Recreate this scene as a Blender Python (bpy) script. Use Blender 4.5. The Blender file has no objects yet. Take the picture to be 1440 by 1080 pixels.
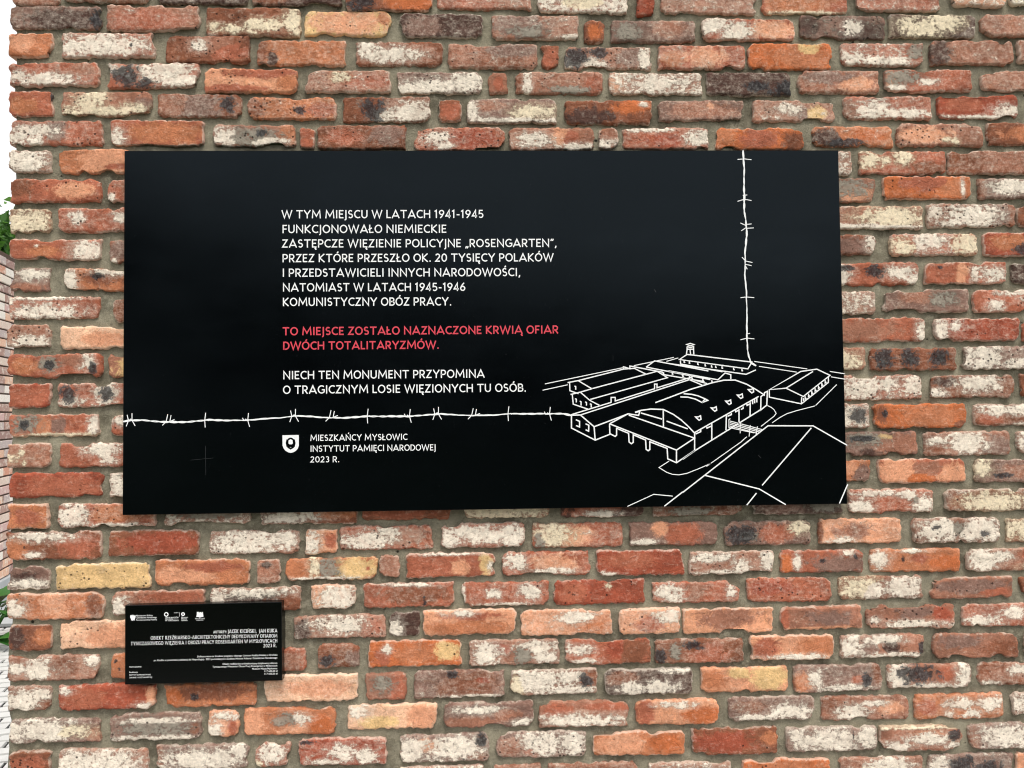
import bpy, math, random
import numpy as np

# ------------------------------------------------------------------ camera, sky, sun, exposure
S = bpy.context.scene
COL = S.collection
rad = math.radians
CAM = np.array([-0.00463, -2.16505, 1.60])
YAW, PITCH, ROLL = -0.03196, 0.03291, -0.01141
FPX = 1082.0
PANEL_Z = 1.60 + 0.22525


def cam_axes():
    cy, sy, cp, sp = math.cos(YAW), math.sin(YAW), math.cos(PITCH), math.sin(PITCH)
    f = np.array([-sy * cp, cy * cp, sp]); r = np.array([cy, sy, 0.0]); u = np.cross(r, f)
    cr, sr = math.cos(ROLL), math.sin(ROLL)
    return r * cr + u * sr, -r * sr + u * cr, f


AX_R, AX_U, AX_F = cam_axes()
cam_data = bpy.data.cameras.new('camera')
cam = bpy.data.objects.new('camera', cam_data)
COL.objects.link(cam)
from mathutils import Matrix, Vector
cam.matrix_world = Matrix([[AX_R[i], AX_U[i], -AX_F[i], CAM[i]] for i in range(3)] + [[0, 0, 0, 1]])
cam_data.sensor_width = 36.0
cam_data.lens = 36.0 * FPX / 1440.0
cam_data.clip_start = 0.05
cam_data.clip_end = 3000
S.camera = cam

SUN_EL, SUN_ROT = rad(60), rad(160)
world = bpy.data.worlds.new('World')
S.world = world
world.use_nodes = True
wn, wl = world.node_tree.nodes, world.node_tree.links
wn.clear()
sky = wn.new('ShaderNodeTexSky')
sky.sky_type = 'NISHITA'
sky.sun_disc = False
sky.sun_elevation = SUN_EL
sky.sun_rotation = SUN_ROT
sky.air_density = 1.0
sky.dust_density = 4.0
hs = wn.new('ShaderNodeHueSaturation')
hs.inputs['Saturation'].default_value = 0.34
bg = wn.new('ShaderNodeBackground')
bg.inputs['Strength'].default_value = 0.115
wo = wn.new('ShaderNodeOutputWorld')
wl.new(sky.outputs[0], hs.inputs['Color'])
cl = wn.new('ShaderNodeMix')          # thin even cloud over the clear sky
cl.data_type = 'RGBA'
cl.inputs[0].default_value = 0.6
cl.inputs[7].default_value = (8.9, 8.8, 8.6, 1)
wl.new(hs.outputs[0], cl.inputs[6])
wl.new(cl.outputs[2], bg.inputs['Color'])
wl.new(bg.outputs[0], wo.inputs['Surface'])

sun_data = bpy.data.lights.new('sun', 'SUN')
sun_data.energy = 1.5
sun_data.angle = rad(22)
sun_data.color = (1.0, 0.94, 0.85)
sun = bpy.data.objects.new('sun', sun_data)
COL.objects.link(sun)
SUN_DIR = Vector((math.sin(SUN_ROT) * math.cos(SUN_EL), math.cos(SUN_ROT) * math.cos(SUN_EL), math.sin(SUN_EL)))
sun.rotation_euler = SUN_DIR.to_track_quat('Z', 'Y').to_euler()
sun.location = SUN_DIR * 30
S.view_settings.view_transform = 'Standard'
S.view_settings.look = 'None'
S.view_settings.gamma = 1
S.view_settings.use_curve_mapping = False
S.view_settings.exposure = 0.66
S.cycles.filter_width = 1.1


# ------------------------------------------------------------------ helpers
def px(x, y, Y=0.0):
    """point of the plane y = Y seen at photo pixel (x, y): used to take measurements off the photograph"""
    d = AX_F * FPX + AX_R * (x - 720.0) - AX_U * (y - 540.0)
    t = (Y - CAM[1]) / d[1]
    return CAM + d * t


def lin(c):
    return tuple((v / 255 / 12.92) if v / 255 <= 0.04045 else ((v / 255 + 0.055) / 1.055) ** 2.4 for v in c)


def mesh_np(name, verts, faces, mat, smooth=False):
    me = bpy.data.meshes.new(name)
    me.from_pydata([tuple(v) for v in verts], [], faces)
    if smooth:
        me.polygons.foreach_set('use_smooth', [True] * len(me.polygons))
    if mat:
        me.materials.append(mat)
    me.update()
    return me


def obj(name, me, parent=None, loc=(0, 0, 0)):
    o = bpy.data.objects.new(name, me)
    COL.objects.link(o)
    o.location = loc
    if parent:
        o.parent = parent
    return o


def thing(name, label, cat, loc=(0, 0, 0), group=None):
    o = bpy.data.objects.new(name, None)
    o.empty_display_size = 0.1
    COL.objects.link(o)
    o.location = loc
    o['label'] = label
    o['category'] = cat
    if group:
        o['group'] = group
    return o


def box(a, b, bev=0.0):
    """verts, faces of a box, optionally with chamfered front (-y) edges"""
    x0, y0, z0 = a; x1, y1, z1 = b
    v = [(x0 + bev, y0, z0 + bev), (x1 - bev, y0, z0 + bev), (x1 - bev, y0, z1 - bev), (x0 + bev, y0, z1 - bev),
         (x0, y0 + bev, z0), (x1, y0 + bev, z0), (x1, y0 + bev, z1), (x0, y0 + bev, z1),
         (x0, y1, z0), (x1, y1, z0), (x1, y1, z1), (x0, y1, z1)]
    f = [(0, 1, 2, 3), (11, 10, 9, 8)]
    for k in range(4):
        n = (k + 1) % 4
        if bev > 0:
            f.append((4 + k, 4 + n, n, k))
        f.append((8 + k, 8 + n, 4 + n, 4 + k))
    if bev == 0:
        v = v[4:]
        f = [(0, 1, 2, 3), (7, 6, 5, 4)] + [(4 + k, 4 + (k + 1) % 4, (k + 1) % 4, k) for k in range(4)]
    return v, f


# numpy value noise
_rs = np.random.RandomState(7)
_T = _rs.rand(256, 256)


def vnoise(x, y):
    xi, yi = np.floor(x).astype(int), np.floor(y).astype(int)
    fx, fy = x - xi, y - yi
    fx = fx * fx * (3 - 2 * fx); fy = fy * fy * (3 - 2 * fy)
    a, b = _T[xi & 255, yi & 255], _T[(xi + 1) & 255, yi & 255]
    c, d = _T[xi & 255, (yi + 1) & 255], _T[(xi + 1) & 255, (yi + 1) & 255]
    return (a + (b - a) * fx) * (1 - fy) + (c + (d - c) * fx) * fy - 0.5


def fbm(x, y, o=4, g=0.55):
    r = 0; a = 1.0
    for k in range(o):
        r = r + a * vnoise(x * 2 ** k + 17.3 * k, y * 2 ** k + 31.7 * k)
        a *= g
    return r


# ------------------------------------------------------------------ node helper
class NT:
    def __init__(s, name):
        s.m = bpy.data.materials.new(name)
        s.m.use_nodes = True
        s.n = s.m.node_tree.nodes
        s.l = s.m.node_tree.links
        s.n.clear()
        s.out = s.n.new('ShaderNodeOutputMaterial')
        s.b = s.n.new('ShaderNodeBsdfPrincipled')
        s.l.new(s.b.outputs[0], s.out.inputs[0])

    def set(s, sock, v):
        if hasattr(v, 'is_linked') or isinstance(v, bpy.types.NodeSocket):
            s.l.new(v, sock)
        else:
            sock.default_value = v

    def noise(s, vec, scale, detail=4, rough=0.55, w=None, dist=0.0):
        n = s.n.new('ShaderNodeTexNoise')
        if w is not None:
            n.noise_dimensions = '4D'
            s.set(n.inputs['W'], w)
        s.set(n.inputs['Vector'], vec)
        n.inputs['Scale'].default_value = scale
        n.inputs['Detail'].default_value = detail
        n.inputs['Roughness'].default_value = rough
        n.inputs['Distortion'].default_value = dist
        return n.outputs['Fac']

    def math(s, op, a, b=0.0, c=0.0, clamp=False):
        n = s.n.new('ShaderNodeMath')
        n.operation = op
        n.use_clamp = clamp
        s.set(n.inputs[0], a); s.set(n.inputs[1], b); s.set(n.inputs[2], c)
        return n.outputs[0]

    def ramp(s, v, lo, hi, a=0.0, b=1.0, smooth=True):
        n = s.n.new('ShaderNodeMapRange')
        n.interpolation_type = 'SMOOTHSTEP' if smooth else 'LINEAR'
        s.set(n.inputs['Value'], v)
        n.inputs['From Min'].default_value = lo; n.inputs['From Max'].default_value = hi
        n.inputs['To Min'].default_value = a; n.inputs['To Max'].default_value = b
        return n.outputs[0]

    def mix(s, f, a, b, mode='MIX'):
        n = s.n.new('ShaderNodeMix')
        n.data_type = 'RGBA'
        n.blend_type = mode
        s.set(n.inputs[0], f)
        s.set(n.inputs[6], a); s.set(n.inputs[7], b)
        return n.outputs[2]

    def attr(s, name):
        n = s.n.new('ShaderNodeAttribute')
        n.attribute_name = name
        return n

    def bump(s, h, strength, dist, normal=None):
        n = s.n.new('ShaderNodeBump')
        s.set(n.inputs['Height'], h)
        n.inputs['Strength'].default_value = strength
        n.inputs['Distance'].default_value = dist
        if normal is not None:
            s.l.new(normal, n.inputs['Normal'])
        return n.outputs[0]

    def vor(s, vec, scale, feature='F1', rnd=1.0):
        n = s.n.new('ShaderNodeTexVoronoi')
        n.feature = feature
        s.set(n.inputs['Vector'], vec)
        n.inputs['Scale'].default_value = scale
        n.inputs['Randomness'].default_value = rnd
        return n


def C4(c, k=1.0):
    l = lin(c)
    return (l[0] * k, l[1] * k, l[2] * k, 1)


def stretch(t, vec, sx, sy, sz):
    n = t.n.new('ShaderNodeMapping')
    t.l.new(vec, n.inputs[0])
    n.inputs['Scale'].default_value = (sx, sy, sz)
    return n.outputs[0]


# ------------------------------------------------------------------ materials
def mat_brick():
    t = NT('reclaimed_brick')
    tc = t.n.new('ShaderNodeTexCoord').outputs['Object']
    oi = t.n.new('ShaderNodeObjectInfo')
    w = t.math('MULTIPLY', oi.outputs['Random'], 400.0)
    base = t.attr('base').outputs['Color']
    alt = t.attr('alt').outputs['Color']
    lime = t.attr('lime').outputs['Color']
    fld = t.n.new('ShaderNodeSeparateColor')
    t.l.new(t.attr('field').outputs['Color'], fld.inputs[0])
    rim = t.attr('rim').outputs['Fac']
    n1 = t.noise(tc, 14, 5, 0.6, w, 0.4)          # broad clouds
    n2 = t.noise(tc, 34, 10, 0.74, w, 0.9)         # ragged patch edges
    n3 = t.noise(tc, 260, 4, 0.65, w)             # grain
    n4 = t.noise(stretch(t, tc, 1, 1, 2.6), 38, 7, 0.7, t.math('ADD', w, 9.0), 0.8)
    n5 = t.noise(tc, 110, 6, 0.7, t.math('ADD', w, 21.0))
    # body
    v = t.ramp(n1, 0.3, 0.7, 0.62, 1.34, False)
    col = t.mix(1.0, base, v, 'MULTIPLY')
    pale = t.mix(0.4, base, (0.62, 0.48, 0.36, 1))
    col = t.mix(t.ramp(n4, 0.5, 0.72, 0, 0.55), col, pale)
    scorch = t.mix(1.0, base, (0.52, 0.45, 0.46, 1), 'MULTIPLY')
    col = t.mix(t.ramp(n4, 0.44, 0.27, 0, 0.6), col, scorch)
    n6 = t.noise(tc, 24, 6, 0.68, t.math('ADD', w, 44.0), 1.2)
    warm = t.mix(1.0, base, (1.16, 1.12, 0.98, 1), 'MULTIPLY')
    cool = t.mix(0.35, base, C4((128, 98, 88)))
    col = t.mix(t.ramp(n6, 0.52, 0.68, 0, 0.6), col, warm)
    col = t.mix(t.ramp(n6, 0.47, 0.32, 0, 0.7), col, cool)
    # second colour
    fa = t.math('ADD', fld.outputs[0], t.math('MULTIPLY', t.math('SUBTRACT', n2, 0.5), 3.0))
    altc = t.mix(1.0, alt, t.ramp(n1, 0.3, 0.7, 0.8, 1.2, False), 'MULTIPLY')
    col = t.mix(t.ramp(fa, -0.22, 0.28), col, altc)
    grain = t.ramp(n3, 0.25, 0.75, 0.8, 1.2, False)
    col = t.mix(1.0, col, grain, 'MULTIPLY')
    mid = t.ramp(n5, 0.3, 0.7, 0.80, 1.2, False)
    col = t.mix(1.0, col, mid, 'MULTIPLY')
    # lime / old mortar film
    nl = t.math('ADD', t.math('MULTIPLY', n2, 0.55), t.math('MULTIPLY', n4, 0.45))
    fl = t.math('ADD', fld.outputs[1], t.math('MULTIPLY', t.math('SUBTRACT', nl, 0.5), 4.6))
    fl = t.math('ADD', fl, t.math('MULTIPLY', t.math('SUBTRACT', n5, 0.5), 2.2))
    limc = t.mix(1.0, lime, t.ramp(n5, 0.3, 0.72, 0.68, 1.2, False), 'MULTIPLY')
    limc = t.mix(t.ramp(n6, 0.36, 0.52, 0.45, 0), limc, t.mix(0.5, lime, base))
    ml = t.ramp(fl, -0.10, 0.32)
    film = t.ramp(fl, -0.9, 0.2, 0, 0.29)
    col = t.mix(film, col, limc)
    col = t.mix(t.math('MULTIPLY', ml, 0.95), col, limc)
    # lime left on the arrises
    fr = t.math('ADD', rim, t.math('MULTIPLY', t.math('SUBTRACT', n2, 0.5), 3.0))
    col = t.mix(t.ramp(fr, 0.35, 0.9, 0, 0.6), col, t.mix(0.35, lime, base))
    # dark vitrified / sooty patches
    fk = t.math('ADD', fld.outputs[2], t.math('MULTIPLY', t.math('SUBTRACT', n2, 0.5), 3.2))
    fk = t.math('ADD', fk, t.math('MULTIPLY', t.math('SUBTRACT', n5, 0.5), 2.0))
    mk = t.ramp(fk, -0.12, 0.30, 0, 0.9)
    kc = t.mix(t.ramp(n5, 0.42, 0.72), C4((38, 37, 40)), C4((96, 96, 98)))
    col = t.mix(mk, col, kc)
    # hairline cracks
    ce = t.vor(stretch(t, tc, 1.0, 1, 1.6), 17, 'DISTANCE_TO_EDGE')
    crack = t.math('MULTIPLY', t.ramp(t.math('ADD', ce.outputs['Distance'], t.math('MULTIPLY', t.math('SUBTRACT', n5, 0.5), 0.05)), 0.022, 0.006), t.ramp(n6, 0.50, 0.56))
    # pits
    vv = t.vor(tc, 70)
    per = t.math('MULTIPLY', t.math('SUBTRACT', t.math('FRACT', t.math('MULTIPLY', w, 7.13)), 0.86), 0.42)
    pr = t.ramp(t.math('ADD', t.noise(tc, 26, 3, 0.6, w), per), 0.46, 0.60)
    pit = t.math('MULTIPLY', t.ramp(vv.outputs['Distance'], 0.27, 0.13), pr)
    vv2 = t.vor(tc, 150)
    pit2 = t.math('MULTIPLY', t.ramp(vv2.outputs['Distance'], 0.24, 0.12), t.ramp(n5, 0.56, 0.66))
    pits = t.math('MAXIMUM', pit, t.math('MULTIPLY', pit2, 0.9))
    pits = t.math('MAXIMUM', pits, t.math('MULTIPLY', crack, 0.3))
    col = t.mix(t.math('MULTIPLY', pits, 0.85), col, C4((48, 34, 30)))
    t.l.new(col, t.b.inputs['Base Color'])
    t.b.inputs['Roughness'].default_value = 0.92
    t.b.inputs['Specular IOR Level'].default_value = 0.2
    h = t.math('ADD', t.math('MULTIPLY', n2, 1.5), t.math('MULTIPLY', n5, 0.9))
    h = t.math('ADD', h, t.math('MULTIPLY', n3, 0.35))
    h = t.math('ADD', h, t.math('MULTIPLY', ml, 0.38))
    h = t.math('SUBTRACT', h, t.math('MULTIPLY', pits, 0.8))
    t.l.new(t.bump(h, 0.9, 0.0036), t.b.inputs['Normal'])
    return t.m


def mat_mortar():
    t = NT('lime_mortar')
    tc = t.n.new('ShaderNodeTexCoord').outputs['Object']
    n1 = t.noise(tc, 5, 5, 0.6)
    n2 = t.noise(tc, 45, 8, 0.7)
    n3 = t.noise(tc, 330, 4, 0.7)
    col = t.mix(t.ramp(n1, 0.38, 0.62, smooth=False), C4((104, 99, 85)), C4((152, 146, 127)))
    col = t.mix(t.ramp(n2, 0.45, 0.68, 0, 0.6), col, C4((168, 162, 143)))
    col = t.mix(t.ramp(n2, 0.42, 0.28, 0, 0.6), col, C4((76, 71, 61)))
    col = t.mix(1.0, col, t.ramp(n3, 0.25, 0.75, 0.7, 1.3, False), 'MULTIPLY')
    vv = t.vor(tc, 26)
    pit = t.math('MULTIPLY', t.ramp(vv.outputs['Distance'], 0.13, 0.07), t.ramp(t.noise(tc, 9, 2), 0.55, 0.62))
    col = t.mix(t.math('MULTIPLY', pit, 0.9), col, C4((28, 26, 22)))
    t.l.new(col, t.b.inputs['Base Color'])
    t.b.inputs['Roughness'].default_value = 0.95
    t.b.inputs['Specular IOR Level'].default_value = 0.15
    h = t.math('ADD', t.math('MULTIPLY', n2, 1.4), t.math('MULTIPLY', n3, 0.7))
    h = t.math('SUBTRACT', h, t.math('MULTIPLY', pit, 2.0))
    t.l.new(t.bump(h, 0.9, 0.004), t.b.inputs['Normal'])
    return t.m


def mat_plain(name, c, rough=0.5, spec=0.5, k=1.0, vary=0.0, scale=20, bump=0.0):
    t = NT(name)
    tc = t.n.new('ShaderNodeTexCoord').outputs['Object']
    if vary:
        n = t.noise(tc, scale, 6, 0.6)
        col = t.mix(1.0, C4(c, k), t.ramp(n, 0.25, 0.75, 1 - vary, 1 + vary, False), 'MULTIPLY')
        t.l.new(col, t.b.inputs['Base Color'])
        if bump:
            t.l.new(t.bump(n, 0.8, bump), t.b.inputs['Normal'])
    else:
        t.b.inputs['Base Color'].default_value = C4(c, k)
    t.b.inputs['Roughness'].default_value = rough
    t.b.inputs['Specular IOR Level'].default_value = spec
    return t.m


def mat_panel():
    t = NT('black_powder_coat')
    tc = t.n.new('ShaderNodeTexCoord').outputs['Object']
    n = t.noise(stretch(t, tc, 1.0, 1, 2.2), 3.0, 6, 0.6)
    n2 = t.noise(tc, 900, 2, 0.5)
    n3 = t.noise(tc, 160, 5, 0.7)
    dust = t.math('MULTIPLY', t.ramp(n3, 0.64, 0.74), 0.35)
    t.l.new(t.mix(dust, (0.0012, 0.0017, 0.0022, 1), (0.035, 0.036, 0.038, 1)), t.b.inputs['Base Color'])
    t.l.new(t.ramp(n, 0.3, 0.7, 0.13, 0.27, False), t.b.inputs['Roughness'])
    t.b.inputs['Specular IOR Level'].default_value = 0.18
    t.b.inputs['Specular Tint'].default_value = (0.66, 0.85, 1.0, 1)
    t.l.new(t.bump(n2, 0.05, 0.0003), t.b.inputs['Normal'])
    return t.m


def mat_far_brick(name='weathered_brick'):
    t = NT(name)
    tc = t.n.new('ShaderNodeTexCoord').outputs['Object']
    oi = t.n.new('ShaderNodeObjectInfo').outputs['Random']
    cr = t.n.new('ShaderNodeValToRGB')
    cr.color_ramp.interpolation = 'CONSTANT'
    cs = [(196, 162, 146), (216, 194, 180), (172, 138, 126), (228, 216, 202), (206, 148, 124), (186, 170, 166), (220, 178, 152), (158, 126, 118), (232, 224, 214), (202, 168, 162)]
    e = cr.color_ramp.elements
    e[0].color = C4(cs[0]); e[1].position = 0.1; e[1].color = C4(cs[1])
    for i in range(2, len(cs)):
        q = e.new(i / 10); q.color = C4(cs[i])
    t.l.new(oi, cr.inputs[0])
    w = t.math('MULTIPLY', oi, 300.0)
    n = t.noise(tc, 22, 6, 0.65, w)
    n3 = t.noise(tc, 180, 4, 0.65, w)
    col = t.mix(t.ramp(n, 0.5, 0.62, 0, 0.7), cr.outputs[0], C4((226, 214, 200)))
    col = t.mix(1.0, col, t.ramp(n3, 0.25, 0.75, 0.7, 1.3, False), 'MULTIPLY')
    t.l.new(col, t.b.inputs['Base Color'])
    t.b.inputs['Roughness'].default_value = 0.92
    t.l.new(t.bump(n, 0.8, 0.004), t.b.inputs['Normal'])
    return t.m


def mat_leaf(name, a, b, trans=0.25):
    t = NT(name)
    oi = t.n.new('ShaderNodeObjectInfo').outputs['Random']
    g = t.n.new('ShaderNodeNewGeometry').outputs['Random Per Island']
    f = t.math('FRACT', t.math('ADD', oi, g))
    t.l.new(t.mix(f, C4(a), C4(b)), t.b.inputs['Base Color'])
    t.b.inputs['Roughness'].default_value = 0.45
    tr = t.n.new('ShaderNodeBsdfTranslucent')
    tr.inputs[0].default_value = C4(b)
    mx = t.n.new('ShaderNodeMixShader')
    mx.inputs[0].default_value = trans
    t.l.new(t.b.outputs[0], mx.inputs[1]); t.l.new(tr.outputs[0], mx.inputs[2])
    t.l.new(mx.outputs[0], t.out.inputs[0])
    return t.m


M_BRICK = mat_brick()
M_MORTAR = mat_mortar()
M_PANEL = mat_panel()
M_WHITE = mat_plain('white_print', (248, 250, 252), 0.5, 0.4, 0.92)
M_RED = mat_plain('red_print', (222, 72, 88), 0.5, 0.4, 0.9, 0.12, 120)
M_FAR = mat_far_brick()
M_DARKJOINT = mat_plain('dark_joint', (92, 76, 68), 0.95, 0.1, 1, 0.25, 30, 0.004)
M_CONC = mat_plain('pale_concrete', (172, 176, 178), 0.85, 0.3, 1, 0.12, 6, 0.003)
M_PAVER = mat_plain('pale_paver', (188, 188, 186), 0.85, 0.3, 1, 0.12, 9, 0.002)
M_JOINTSAND = mat_plain('joint_sand', (44, 44, 44), 0.95, 0.1, 1, 0.2, 40)
M_GRASS = mat_plain('grass_ground', (62, 82, 40), 0.95, 0.1, 0.6, 0.35, 3, 0.02)
M_BARK = mat_plain('bark', (96, 80, 64), 0.9, 0.2, 1, 0.3, 18, 0.01)
M_LEAF = mat_leaf('tree_leaf', (38, 78, 28), (86, 132, 48))
M_LEAF2 = mat_leaf('glossy_leaf', (30, 74, 24), (62, 120, 40), 0.12)
M_LEAF3 = mat_leaf('dark_leaf', (26, 44, 22), (50, 76, 34), 0.1)

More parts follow.
